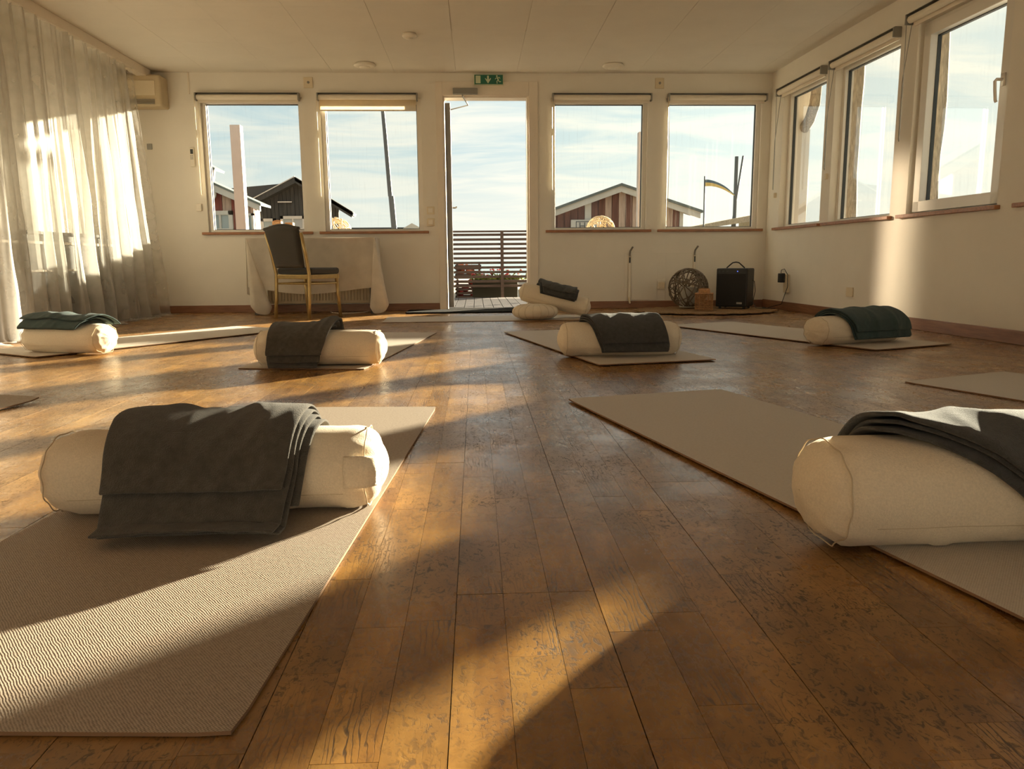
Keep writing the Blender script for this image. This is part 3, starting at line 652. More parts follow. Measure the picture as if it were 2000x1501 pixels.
# black barn
Y = 20.0; h2 = empty('black_barn', (-4.4, Y, -0.12)); tag(h2, 'tarred black boathouse with a gable behind the red house', 'barn')
bt = lambda x: 2.50-0.60*(x+4.395) if x > -4.395 else 2.50+0.50*(x+4.395)
board_wall(h2, lambda x: bt(x)-0.08, -5.6, -3.42, Y, 0.10, [BLACKW])
q = MB(); q.prism([(-4.395, 2.55), (-3.02, 1.70), (-3.05, 1.56), (-4.395, 2.40), (-5.75, 1.74), (-5.75, 1.86)], Y-0.35, Y+0.0); q.build('bargeboard', BLACKW, h2)
q = MB(); q.prism([(-4.395, 2.565), (-5.75, 1.885), (-5.75, 1.86), (-4.395, 2.54)], Y-0.37, Y-0.32); q.build('roof_edge', ALU, h2)
q = MB()
q.prism([(-7.6, 1.0), (-5.6, 1.0), (-5.6, 1.86), (-4.55, 2.46), (-7.6, 2.20)], Y+0.2, Y+0.6); q.build('roof', ROOFB, h2)
MB().box((-5.6, Y+0.02, -0.12), (-3.42, Y+0.15, 1.5)).build('side_wall', BLACKW, h2)
q = MB(); q.prism([(-4.395, 2.53), (-3.0, 1.67), (-3.02, 1.60), (-4.395, 2.45)], Y-0.35, Y+0.15); q.build('roof_slope', ROOFB, h2)
far_window(h2, -5.35, -4.98, 1.0, 1.56, Y-0.04, 1, 1); far_window(h2, -4.86, -4.25, 1.0, 1.62, Y-0.04, 2, 2)
MB().box((-4.9, Y-0.12, 1.95), (-4.55, Y-0.06, 1.975)).build('gable_rail', ALU, h2)
# low roof line at bottom of second window
t_ = empty('low_roof', (-2.6, 26, -0.12)); tag(t_, 'low dark roof with a small white gable beyond the leaning pole', 'roof')
MB().box((-3.9, 25, -0.12), (-1.9, 25.6, 1.54)).build('ridge', ROOFB, t_)
q = MB(); q.prism([(-2.35, 1.0), (-1.5, 1.0), (-1.5, 1.40), (-1.98, 1.66), (-2.35, 1.45)], 24.8, 24.95); q.build('gable', BARGE, t_)
# red-brown shed on the right
Y = 16.0; h3 = empty('boat_shed', (3.0, Y, -0.12)); tag(h3, 'dark red-brown boat shed with white bargeboards outside the windows right of the door', 'shed')
st_ = lambda x: 1.97-0.325*(x-2.967) if x > 2.967 else 1.97+0.35*(x-2.967)
board_wall(h3, lambda x: st_(x)-0.07, 1.40, 4.28, Y, 0.14, lambda x, k: (BARGE if (2.22 < x < 2.34 or x > 4.1) else BROWNW if not (2.5 < x < 3.3 and k % 2) and not (3.85 < x < 4.05) else REDFADE))
q = MB(); q.prism([(2.967, 1.95), (4.60, 1.42), (4.60, 1.30), (2.967, 1.83), (1.25, 1.23), (1.25, 1.35)], Y-0.16, Y-0.10); q.build('bargeboard', BARGE, h3)
q = MB(); q.prism([(2.967, 2.0), (4.64, 1.455), (4.64, 1.405), (2.967, 1.95), (1.22, 1.34), (1.22, 1.39)], Y-0.2, Y+0.8); q.build('roof', ROOFG, h3)
MB().box((1.45, Y+0.02, -0.12), (4.25, Y+0.8, 1.1)).build('side_wall', BROWNW, h3)
sg = empty('shed_sign', (2.3, Y-0.1, 0.9)); tag(sg, 'white sign lettered Hap behind the pale wicker ball', 'sign')
SGX, SGZ = 1.95, 1.285
MB().box((SGX, Y-0.12, 0.80), (SGX+0.62, Y-0.08, SGZ)).build('sign_board', BARGE, sg, bevel=0.01)
q = MB()
for bx in (((SGX+0.10, 0.80), (SGX+0.115, SGZ-0.03)), ((SGX+0.115, SGZ-0.045), (SGX+0.60, SGZ-0.03))): q.box((bx[0][0], Y-0.128, bx[0][1]), (bx[1][0], Y-0.118, bx[1][1]))
q.build('sign_border', POLE, sg)
cu = bpy.data.curves.new('sign_lettering', 'FONT'); cu.body = 'Hap'; cu.size = 0.20; cu.extrude = 0.004; cu.materials.append(POLE)
co = bpy.data.objects.new('sign_lettering', cu); C.objects.link(co); dg_ = bpy.context.evaluated_depsgraph_get(); me_ = bpy.data.meshes.new_from_object(co.evaluated_get(dg_)); bpy.data.objects.remove(co); co = bpy.data.objects.new('sign_lettering', me_); C.objects.link(co); co.parent = sg; co.rotation_euler = (PI/2, 0, 0); co.location = Vector((SGX+0.16, Y-0.128, SGZ-0.192))-Vector((2.3, Y-0.1, 0.9))
# distant ramp roof
q = MB(); q.prism([(6.4, 1.40), (9.6, 1.97), (9.6, 1.75), (6.4, 1.30)], 25.3, 27); q.prism([(9.2, -0.12), (9.6, -0.12), (9.6, 1.8), (9.2, 1.7)], 25.5, 27); q.prism([(6.5, -0.12), (6.8, -0.12), (6.8, 1.3), (6.5, 1.3)], 25.5, 27)
tag(q.build('quay_roof', OLDWOOD), 'long grey sloping quay roof under the pennant', 'roof')

# planter, crates beyond fence
pl = empty('flower_planter', (0.3, 11.6, -0.12)); tag(pl, 'dark wooden planter with red and yellow-green flowers behind the fence', 'planter')
MB().box((-0.05, 11.45, -0.12), (0.62, 11.75, 0.20)).build('planter_box', PLANTER, pl, bevel=0.01)
rn = random.Random(11)
def tuft(q, c, n, s, flat=0.6):
    for _ in range(n):
        p = Vector(c)+Vector((rn.gauss(0, s), rn.gauss(0, s*0.6), abs(rn.gauss(0, s*flat)))); d = Vector((rn.gauss(0, 1), rn.gauss(0, 1), rn.gauss(0.6, 1))).normalized()*0.045
        e = d.orthogonal().normalized()*0.018
        q.add([p-d, p+e, p+d, p-e], [(0, 1, 2, 3)])
q = MB()
for k in range(16): tuft(q, (-0.0+0.045*k, 11.6, 0.20), 18, 0.06)
o = q.build('foliage', LEAF, pl, kind='stuff')
q = MB()
for k in range(40): p = (rn.uniform(-0.1, 0.68), 11.55+rn.uniform(-0.1, 0.1), rn.uniform(0.24, 0.36)); q.lathe([(0.0, -0.012), (0.022, 0.0), (0.0, 0.014)], 6, Matrix.Translation(p))
q.build('blossoms', REDF, pl, kind='stuff')
def crate(x, y, z, w, d, h, label, fill, n=5):
    root = empty('fish_crate', (x, y, z)); tag(root, label, 'crate', 'wooden crates stacked beyond the deck')
    for k in range(n):
        zk = z+h*(k+0.15)/n
        for (a, b) in (((x-w/2, y-d/2), (x+w/2, y-d/2+0.015)), ((x-w/2, y+d/2-0.015), (x+w/2, y+d/2)), ((x-w/2, y-d/2), (x-w/2+0.015, y+d/2)), ((x+w/2-0.015, y-d/2), (x+w/2, y+d/2))):
            MB().box((a[0], a[1], zk), (b[0], b[1], zk+h/n*0.55)).build('slat', FENCE, root)
    for sx_ in (-1, 1):
        for sy_ in (-1, 1): MB().box((x+sx_*(w/2-0.03)-0.015, y+sy_*(d/2-0.03)-0.015, z), (x+sx_*(w/2-0.03)+0.015, y+sy_*(d/2-0.03)+0.015, z+h)).build('corner_post', FENCE, root)
    q = MB()
    for k in range(14): q.lathe([(0.0, -0.05), (0.04, -0.03), (0.05, 0), (0.04, 0.03), (0, 0.05)], 8, Matrix.Translation((x+rn.uniform(-w/2+.06, w/2-.06), y+rn.uniform(-d/2+.06, d/2-.06), z+rn.uniform(0.05, h-0.02))) )
    q.build('floats', fill, root, smooth=True, kind='stuff')
crate(-0.62, 12.6, -0.12, 0.5, 0.4, 0.28, 'slatted wooden crate of orange floats, lower one beyond the deck', ORNG)
crate(-0.62, 12.6, 0.17, 0.5, 0.4, 0.27, 'slatted wooden crate of red floats on top of the lower crate', REDF)
crate(-0.12, 12.7, -0.12, 0.42, 0.4, 0.30, 'slatted wooden crate of red floats beside the stacked crates', REDF)
crate(-0.12, 12.7, 0.19, 0.42, 0.4, 0.24, 'upper slatted crate of orange floats nearest the sea gap', ORNG)
# fill the float crates higher
crn = random.Random(2)
for k, lk in ((1, 'left'), (2, 'middle'), (3, 'right')):
    xk = -1.6+0.36*k; s_ = crn.uniform(0.14, 0.18)
    q = MB(); q.box((xk-s_, 13.6, -0.12), (xk+s_*0.7, 13.9, 0.06+crn.uniform(0, .05))); tag(q.build('kerb_stone', STONE, bevel=0.03), 'sand-coloured kerb stone behind the crates, %s one of three' % lk, 'stone', 'kerb stones along the quay')
# weathered posts outside the side windows
def oldpost(x, y, label, branch=False, w=0.10):
    root = empty('weathered_post', (x, y, -0.12)); tag(root, label, 'post')
    pts = []; rr = []
    for i in range(15):
        z = -0.12+i*0.19; pts.append((x+0.012*nz3(z*2, x, 1), y+0.02*nz3(z*2, y, 5), z)); rr.append(w*(0.56+0.10*nz3(z*3, y, 9)))
    q = MB(); q.tube(pts, rr, 10); q.build('trunk', OLDWOOD, root, smooth=True)
    if branch:
        q = MB(); q.tube([(x, y, 1.52), (x, y-0.10, 1.72), (x, y-0.26, 1.80), (x, y-0.36, 1.93), (x, y-0.40, 2.15), (x, y-0.42, 2.5)], [0.05, 0.055, 0.05, 0.05, 0.045, 0.04], 10); q.build('branch', OLDWOOD, root, smooth=True)
    return root
oldpost(3.246, 7.86, 'weathered forked wooden post outside the corner side window', True, 0.20)
oldpost(3.279, 6.80, 'weathered grey wooden post outside the middle side window', False, 0.14)
oldpost(3.312, 5.62, 'weathered grey wooden post outside the side window with the handle', False, 0.12)

# ------------------------------------------------------------ mats
def yoga_mat(corner, ang, w, l, label, m, ext=None, curl=0.0, ux=1):
    """corner: near-right corner; ang: heading of the long side measured from +y (positive to the right); mat lies left of it"""
    root_loc = Vector((corner[0], corner[1], 0.0006)); dx = Vector((math.sin(ang), math.cos(ang), 0)); px = Vector((-math.cos(ang), math.sin(ang), 0))
    q = MB(); nu, nv = 40, 16; rc = 0.012; t = 0.005
    def P(u_, v_, z):
        a = u_*l; b = v_*w
        # rounded corners
        e = 0.0
        for (ca, cb) in ((0, 0), (l, 0), (0, w), (l, w)):
            da, db = abs(a-ca), abs(b-cb)
            if da < rc and db < rc:
                k = math.hypot(rc-da, rc-db)
                if k > rc: a = ca+(rc-(rc-da)*rc/k)*(1 if ca == 0 else -1); b = cb+(rc-(rc-db)*rc/k)*(1 if cb == 0 else -1)
        zz_ = z+0.0008*(nz3(a*5, b*5, corner[0])+1)*0.5
        if curl:
            zz_ += curl*max(0, 1-abs(a-l)/0.10)**2 * (0.5+0.5*math.sin(b*9))
        p = root_loc+dx*a+px*b; return (p.x, p.y, zz_)
    def us(i, n): 
        x_ = i/n; return x_
    q.grid(lambda a, b: P(a, b, t), nu, nv)
    top = q.build('yoga_mat', m, None, smooth=False, solid=-0.0046)
    # backing edge
    top.data.materials.append(MATEDGE)
    top.modifiers['solid'].material_offset_rim = 1
    # material coordinates follow the mat
    top.rotation_euler = (0, 0, 0)
    tag(top, label, 'yoga mat', 'yoga mats laid out on the floor')
    return top
MATS_ = [
 ((-0.259, 0.743), math.atan2(0.12, 1.79), 0.62, 1.80, 'beige woven yoga mat in the left foreground under the largest bolster', MAT1, 0),
 ((1.33, 1.00), math.atan2(-0.408, 1.673), 0.604, 1.82, 'grey-brown yoga mat in the right foreground under the cropped bolster', MAT2, 0),
 ((-0.511, 3.489), math.atan2(0.238, 1.731), 0.60, 1.78, 'light yoga mat under the bolster left of the middle aisle', MAT2, 0),
 ((1.15, 3.613), math.atan2(-0.36, 1.62), 0.604, 1.75, 'light yoga mat under the bolster right of the middle aisle', MAT2, 0),
 ((-2.299, 4.095), rad(33), 0.60, 1.80, 'light yoga mat at the far left beside the sheer curtains', MAT2, 0),
 ((2.638, 4.132), math.atan2(-0.619, 1.488), 0.604, 1.80, 'light yoga mat at the right in front of the side wall', MAT2, 0),
]
for cr, an, w, l, lb, m, cu_ in MATS_: yoga_mat(cr, an, w, l, lb, m)
# mat at right edge of the frame: far-left corner (1.67,2.903)
dR4 = Vector((0.171, -0.435)).normalized(); wR4 = Vector((0.435, 0.171))
c4 = Vector((1.67, 2.903))+dR4*1.8+Vector((0.9306, 0.3659))*0.6
yoga_mat((c4.x, c4.y), math.atan2(-dR4.x, -dR4.y), 0.60, 1.80, 'empty grey yoga mat cropped by the right edge of the photo', MAT2)
# mat at left edge: far-right corner (-1.57,2.80)
dL4 = Vector((-0.17, -0.985)).normalized(); cl4 = Vector((-1.57, 2.80))+dL4*1.8
yoga_mat((cl4.x, cl4.y), math.atan2(-dL4.x, -dL4.y), 0.60, 1.80, 'beige yoga mat with upturned edge cropped by the left edge of the photo', MAT1, curl=0.012)
# mat across in front of the door
yoga_mat((1.02, 6.13), rad(-90)+0.04, -0.001+0.0, 0.0, 'x', MAT2) if False else None
yoga_mat((1.03, 6.80), rad(-91.5), 0.58, 1.80, 'light yoga mat lying crosswise in front of the door under the cushions', MAT2)
tag(MB().box((-0.66, 7.22, 0.0006), (0.36, 7.62, 0.014)).build('doormat', RUBBER, bevel=0.004), 'flat black rubber doormat inside the open door', 'doormat')

# ------------------------------------------------------------ bolsters and blankets
def bolster(cx, cy_, z0, yaw_, L, a, b, label, tilt=0.0, seed=0, handle=False, lumps=0.004, seamrot=0.3, plump=0.062):
    M = Matrix.Translation((cx, cy_, z0)) @ Matrix.Rotation(yaw_, 4, 'Z') @ Matrix.Rotation(tilt, 4, 'Y')
    def fn(u_, v_):
        x = (u_*2-1); th = v_*2*PI
        X_ = x*L/2
        # radius profile: rounded ends
        e = plump; d = L/2-abs(X_)
        xx = X_
        if u_ in (0.0, 1.0): rr = 0.0
        k = 1.0
        return x, th
    q = MB(); nu, nv = 64, 48; vs = []; prof = []
    # profile samples along the axis incl. domed end faces
    R_ = plump
    for i in range(9): t = i/8*PI/2; prof.append((-L/2+R_*0.55*(1-math.sin(t))*1.0+0.0, None))
    prof = []
    for i in range(6): s_ = i/6; prof.append((-L/2+0.016*(s_**2), s_*(1-R_/a*0.72)))             # domed face
    for i in range(8): t = i/7*PI/2; prof.append((-L/2+0.016+R_*(1-math.cos(t)), 1-R_/a*0.72*(1-math.sin(t))))
    xin = L/2-0.016-R_
    mid = [(-xin+2*xin*i/26, 1.0) for i in range(1, 26)]
    prof = prof+mid+[(-x_, r_) for x_, r_ in reversed(prof)]
    def pt(x_, r_, th):
        cc, ss = math.cos(th), math.sin(th)
        p_ = 0.90
        yy = a*r_*math.copysign(abs(cc)**p_, cc); zc = b*r_*math.copysign(abs(ss)**p_, ss)
        n_ = lumps*(nz3(x_*7+seed, th*1.0, seed)+0.4*nz3(x_*22, math.cos(th)*3, seed+math.sin(th)*3))
        en = max(0, 1-(L/2-abs(x_))/0.09)
        n_ += en*(0.0035*math.sin(th*11+seed)+0.0022*nz3(th*3.0, x_*20, seed+5))*r_
        yy += n_*cc*1.4; zc += n_*ss
        zc = b+zc
        zc = max(zc, 0.0) if zc < 0.004 else zc
        z_ = zc if zc > 0.010 else 0.0+max(0, zc)*0.5
        return M @ Vector((x_, yy, z_))
    m_ = len(prof)
    for x_, r_ in prof:
        for k in range(nv): vs.append(pt(x_, r_, 2*PI*k/nv))
    fs = [(i*nv+k, i*nv+(k+1) % nv, (i+1)*nv+(k+1) % nv, (i+1)*nv+k) for i in range(m_-1) for k in range(nv)]
    q.add(vs, fs); o = q.build('bolster', LINEN, None, smooth=True); tag(o, label, 'bolster', 'cream yoga bolsters')
    for sgn in (-1, 1):
        q = MB(); xs = sgn*(L/2-0.016-R_*0.35)
        q.tube([pt(xs, 1-R_/a*0.72*0.10+0.005, 2*PI*k/96) for k in range(96)], 0.0013, 5, closed=True); q.build('seam', LINEN_SEAM, o, smooth=True)
    # lengthwise seam
    q = MB(); q.tube([pt(x_, 1.0, 0.40+PI) for x_ in [-xin+2*xin*i/20 for i in range(21)]], 0.0010, 4); q.build('seam', LINEN_SEAM, o)
    if handle:
        q = MB()
        for th0, th1 in ((0.2, 0.9),):
            q.grid(lambda u_, v_: pt(L/2-0.075+0.06*u_, 1.012 if u_ < 0.7 else 1.012-0.12*(u_-0.7)/0.3, 0.22+PI-0.70*v_), 8, 10)
        q.build('handle_patch', LINEN, o, smooth=True, solid=0.003)
    o['M'] = [c for row in M for c in row]
    return M
def blanket(M, a, b, xr, sr, label, m, layers=3, th=0.010, skew=None, seed=0, floor_drop=0.0, off0=0.008, wr=0.006, wrf=7.0, nu=46, nv=70, fray=0.0, hemskew=0.0, lump=None, out=0.015, narrow=0.0):
    """sheets draped over a bolster; xr=(x0,x1) along axis, sr=[(front_len, back_len)...] arc lengths from the top for each layer"""
    def path(o_):
        pts = []; A, B = a+o_, b+o_; T0 = PI/2 if out < 0.03 else rad(66)
        for i in range(25):
            t = i/24*T0; pts.append((-A*math.sin(t)**0.97, b+B*max(0.0, math.cos(t))**0.97))
        zf = -0.0015+(o_-off0); y0_, z0_ = pts[-1]; yf = min(-(A+out), y0_-0.01)
        for i in range(1, 12):
            t = i/12; pts.append((y0_+(yf-y0_)*(t**1.25), z0_+(zf+0.006-z0_)*t))
        pts.append((yf-0.006, zf+0.001))
        for i in range(1, 14): pts.append((yf-0.006-0.03*i, zf))
        L_ = [0.0]
        for p, q_ in zip(pts, pts[1:]): L_.append(L_[-1]+math.hypot(q_[0]-p[0], q_[1]-p[1]))
        def at(s):
            sg = 1 if s >= 0 else -1; s = min(abs(s), L_[-1]-1e-6)
            lo = 0
            for i in range(len(L_)-1):
                if L_[i] <= s: lo = i
                else: break
            t = (s-L_[lo])/(L_[lo+1]-L_[lo]); p, q_ = pts[lo], pts[lo+1]
            y = p[0]+(q_[0]-p[0])*t; z = p[1]+(q_[1]-p[1])*t
            dy, dz = q_[0]-p[0], q_[1]-p[1]; l_ = math.hypot(dy, dz); ny, nz_ = dz/l_, -dy/l_
            if nz_*1.0+(-ny)*0.0 < -0.2: ny, nz_ = -ny, -nz_
            # outward normal (front side): should point to -y / +z
            if ny > 0 and nz_ <= 0.05: ny, nz_ = -ny, -nz_
            return (y*sg*1.0 if sg > 0 else y, z, ny, nz_, sg)
        return at
    root = None
    for k in range(layers):
        o_ = off0+k*(th+0.0022); at = path(o_)
        fl, bl = sr[k] if k < len(sr) else sr[-1]
        x0, x1 = xr[k] if isinstance(xr[0], tuple) else xr
        sd = seed+k*0.37
        def fn(u_, v_):
            s = -fl+(fl+bl)*v_                       # negative: front side
            fr = max(0.0, -s); sk = (skew(s) if skew else 0.0)
            s2 = s*(1+hemskew*(u_-0.5))
            y, z, ny, nz_, sg = at(abs(s2))
            if s2 > 0: y = -y; ny = -ny
            x = (x0+(x1-x0)*u_)*(1-narrow*fr)+sk+0.005*nz3(s*9, u_*2, sd)
            rg = 1-abs(nz3(x*wrf+s*2.2+seed, s*2.6, seed*1.7))*2.2; rg2 = 1-abs(nz3(x*wrf*2.2-s*5+seed, s*6, seed*2.1))*2.0
            w = wr*1.15*max(0, rg)**2+wr*0.55*max(0, rg2)**2+wr*0.4*(0.5+0.5*nz3(x*4, s*5, seed))
            if lump: w += lump(x, s)
            w *= (k+1)/layers if layers > 1 else 1
            e = min(u_, 1-u_, v_, 1-v_); 
            return M @ Vector((x, y+ny*w, z+nz_*w))
        q = MB(); q.grid(fn, nu, nv)
        if root is None: root = q.build('folded_blanket', m, None, smooth=True, solid=th*0.9, sub=1); tag(root, label, 'blanket', 'folded fleece blankets'); 
        else: q.build('blanket_fold', m, root, smooth=True, solid=th*0.9, sub=1)
        fix_normals(root if k == 0 else bpy.data.objects[-1] if False else (root if k == 0 else root.children[-1]), M, b)
    return root
def fix_normals(o, M, b):
    """make solidify grow outwards: flip when normals face the bolster axis"""
    me = o.data; W_ = MW[o.as_pointer()]; c = 0
    for p in list(me.polygons)[::7]:
        w = W_ @ p.center; l = M.inverted() @ w; n = M.inverted().to_3x3() @ p.normal
        c += 1 if (n.y*l.y+n.z*(l.z-b*0.5)) > 0 else -1
    if c < 0: me.flip_normals()

# left foreground
def front(sh, full): return lambda s: sh*min(1, max(0, -s)/full)
M1 = bolster(-0.512, 1.505, 0.0085, rad(0.3), 0.665, 0.095, 0.077, 'large cream bolster in the left foreground with a grab handle on its lit right end', handle=True, seed=1.0)
blanket(M1, 0.095, 0.077, [(-0.10, 0.205), (-0.160, 0.192), (-0.168, 0.186), (-0.170, 0.178)], [(0.200, 0.15), (0.285, 0.15), (0.302, 0.15), (0.205, 0.16)], 'brown fleece blanket draped over the large left foreground bolster', FLEECE, 4, 0.006,
        skew=front(-0.008, 0.28), seed=3.3, wr=0.007, out=0.06, narrow=0.4, lump=lambda x, s: 0.008*math.exp(-((x-0.13)/0.05)**2)*math.exp(-(s/0.10)**2)+0.004*math.exp(-((x+0.12)/0.05)**2)*math.exp(-(s/0.10)**2))
# right foreground
M2 = bolster(0.895, 1.245, 0.0085, rad(0.8), 0.70, 0.109, 0.088, 'cream bolster in the right foreground cut off by the frame edge', seed=4.0, plump=0.07)
blanket(M2, 0.109, 0.088, [(-0.225, 0.24), (-0.215, 0.25), (-0.225, 0.23)], [(0.215, 0.15), (0.20, 0.15), (0.17, 0.17)], 'charcoal fleece blanket over the cropped right foreground bolster, sunlit on top', FLEECE_K, 3, 0.008,
        skew=front(0.20, 0.17), seed=7.1, wr=0.008, wrf=5)
# second row left
M3 = bolster(-0.735, 3.65, 0.0085, rad(-1), 0.625, 0.098, 0.081, 'cream bolster with brown blanket left of the middle aisle', seed=2.0)
blanket(M3, 0.098, 0.081, [(-0.215, 0.07), (-0.205, 0.085), (-0.215, 0.095)], [(0.25, 0.05), (0.235, 0.07), (0.215, 0.12)], 'dark brown blanket folded diagonally over the bolster left of the aisle', FLEECE, 3, 0.008,
        skew=front(-0.045, 0.2), narrow=0.9, seed=5.0, wr=0.009, out=0.03, lump=lambda x, s: 0.026*math.exp(-((x-0.06)/0.05)**2)*math.exp(-((s-0.02)/0.07)**2))
# second row right
M4 = bolster(0.722, 3.85, 0.0085, rad(1.5), 0.635, 0.102, 0.084, 'cream bolster right of the middle aisle with a dark blanket over its centre', seed=6.0)
blanket(M4, 0.102, 0.084, [(-0.195, 0.19), (-0.19, 0.19), (-0.19, 0.185)], [(0.22, 0.15), (0.23, 0.14), (0.205, 0.15)], 'dark charcoal blanket folded square over the bolster right of the aisle', FLEECE_K, 3, 0.008,
        skew=front(0.055, 0.2), narrow=0.6, seed=9.0, wr=0.006)
# far left
M5 = bolster(-2.225, 4.30, 0.0085, rad(-15), 0.53, 0.098, 0.079, 'cream bolster at the far left in front of the sheer curtains', seed=8.0)
blanket(M5, 0.098, 0.079, [(-0.245, 0.16), (-0.225, 0.19), (-0.235, 0.21)], [(0.10, 0.08), (0.115, 0.10), (0.075, 0.12)], 'dark green-grey blanket folded on the far left bolster', FLEECE_G, 3, 0.009,
        skew=lambda s: 0.25*s, narrow=1.2, seed=10.0, wr=0.010, lump=lambda x, s: 0.012*math.exp(-((x+0.05)/0.12)**2))
# far right
M6 = bolster(2.145, 4.27, 0.0085, rad(20), 0.64, 0.098, 0.079, 'cream bolster at the right in front of the side wall', seed=12.0)
blanket(M6, 0.098, 0.079, [(-0.19, 0.26), (-0.185, 0.255), (-0.19, 0.25)], [(0.205, 0.12), (0.215, 0.12), (0.19, 0.13)], 'bottle-green blanket folded on the bolster by the right wall', FLEECE_G, 3, 0.008,
        skew=front(0.06, 0.2), narrow=0.3, seed=13.0, wr=0.007)
# back: leaning bolster on round cushion
M7 = bolster(0.640, 6.47, 0.082, rad(-6), 0.62, 0.095, 0.080, 'cream bolster leaning across the round cushion in front of the door', tilt=rad(14.5), seed=15.0)
q = MB(); prof = []
for i in range(13):
    t = -PI/2+PI*i/12; prof.append((0.19*max(0.0, math.cos(t))**0.55, 0.062+0.062*math.sin(t)))
prof = [(max(0.002, a_), b_) for a_, b_ in prof]
vs = []; nn_ = 64
for rr, z in prof:
    for k in range(nn_):
        th = 2*PI*k/nn_; g = 1-0.025*abs(math.sin(th*9))*(rr/0.19); vs.append(Vector((0.485+rr*g*math.cos(th), 6.33+rr*g*math.sin(th), 0.0062+z*(1-0.1*abs(math.sin(th*9))*(1 if rr > 0.1 else 0)*0))))
fs = [(i*nn_+k, i*nn_+(k+1) % nn_, (i+1)*nn_+(k+1) % nn_, (i+1)*nn_+k) for i in range(12) for k in range(nn_)]+[tuple(range(nn_-1, -1, -1)), tuple(range(12*nn_, 13*nn_))]
q.add(vs, fs); cush = tag(q.build('meditation_cushion', LINEN, None, smooth=True), 'round pleated cream cushion under the leaning bolster by the door', 'cushion')
q = MB()
for k in range(18):
    th = 2*PI*(k+0.0)/18*1.0
    q.tube([(0.485+(rr+0.001)*math.cos(th), 6.33+(rr+0.001)*math.sin(th), 0.0062+z) for rr, z in prof[1:-1]], 0.0012, 4)
q.build('pleat_seam', LINEN_SEAM, cush)
# blanket bundle on leaning bolster
MB7 = M7 @ Matrix.Translation((-0.02, 0, 0))
blanket(MB7, 0.095, 0.080, [(-0.15, 0.19), (-0.13, 0.20), (-0.14, 0.18)], [(0.13, 0.09), (0.14, 0.09), (0.12, 0.10)], 'small black blanket bundle on top of the leaning bolster by the door', FLEECE_K, 3, 0.012,
        skew=lambda s: -0.15*s, narrow=1.0, seed=21.0, wr=0.016, nu=30, nv=40)

# ------------------------------------------------------------ curtains
def curtain(y0, y1, label, seed, b0, b1, xt=-3.02, xb=-2.97, puddle=0.10, nf=9):
    q = MB(); nu, nv = 150, 64
    def fn(u_, v_):
        t = v_                                         # 0 top .. 1 bottom
        tt = min(1, t/0.93)
        ya, yb = y0+(b0-y0)*tt, y1+(b1-y1)*tt
        w = u_+0.018*math.sin(u_*17+seed)+0.012*nz3(u_*6, t*2, seed)
        y = ya+(yb-ya)*w
        amp = (0.020+0.040*tt)*(0.75+0.8*abs(nz3(u_*5, 1, seed)))
        fold = math.sin(2*PI*nf*u_+1.6*math.sin(u_*9+seed)+0.8*t*nz3(u_*4, 0, seed))+0.45*math.sin(2*PI*nf*2.3*u_+seed)
        fold += 0.35*nz3(u_*30, t*5, seed)
        x = xt+(xb-xt)*tt+amp*fold+0.004*nz3(u_*60, t*20, seed)
        z = (H-0.078)*(1-tt)+0.010*tt
        if t > 0.93:
            k = (t-0.93)/0.07; x += puddle*k*(0.5+0.6*abs(nz3(u_*9, 3, seed)))*1.6; z = 0.006+0.028*abs(nz3(u_*26+seed, k*3, 2))*math.sin(PI*min(1, k*1.0)) ; y += 0.03*nz3(u_*12, k*4, seed)
        return (x, y, max(z, 0.004))
    q.grid(fn, nu, nv); o = q.build('sheer_curtain', SHEER, None, smooth=True); tag(o, label, 'curtain', 'sheer white curtains along the left wall'); return o
curtain(7.22, 6.50, 'sheer white curtain panel nearest the air conditioner', 1.3, 7.48, 6.47, nf=6, xt=-3.0, xb=-2.99)
curtain(6.47, 5.48, 'sheer white curtain panel in the middle of the left wall', 4.1, 6.42, 5.40, nf=6, xt=-3.0, xb=-2.95)
curtain(5.44, 3.20, 'sheer white curtain panel cut off by the left edge of the photo', 7.7, 5.33, 3.1, nf=12, xt=-3.0, xb=-2.93, puddle=0.09)
sb = empty('sideboard', (-3.2, 6.0, 0)); tag(sb, 'low dark shelf unit with pale rails behind the sheer curtains', 'shelf')
MB().box((-3.315, 5.0, 0.0), (-3.16, 6.95, 0.70)).build('carcass', CABD, sb, bevel=0.004)
MB().box((-3.315, 4.95, 0.70), (-3.14, 7.0, 0.722)).build('top', CABD, sb)
MB().box((-3.16, 5.0, 0.63), (-3.148, 6.95, 0.65)).build('rail', RAILW, sb)
MB().box((-3.16, 5.5, 0.43), (-3.148, 6.4, 0.445)).build('rail', RAILW, sb)

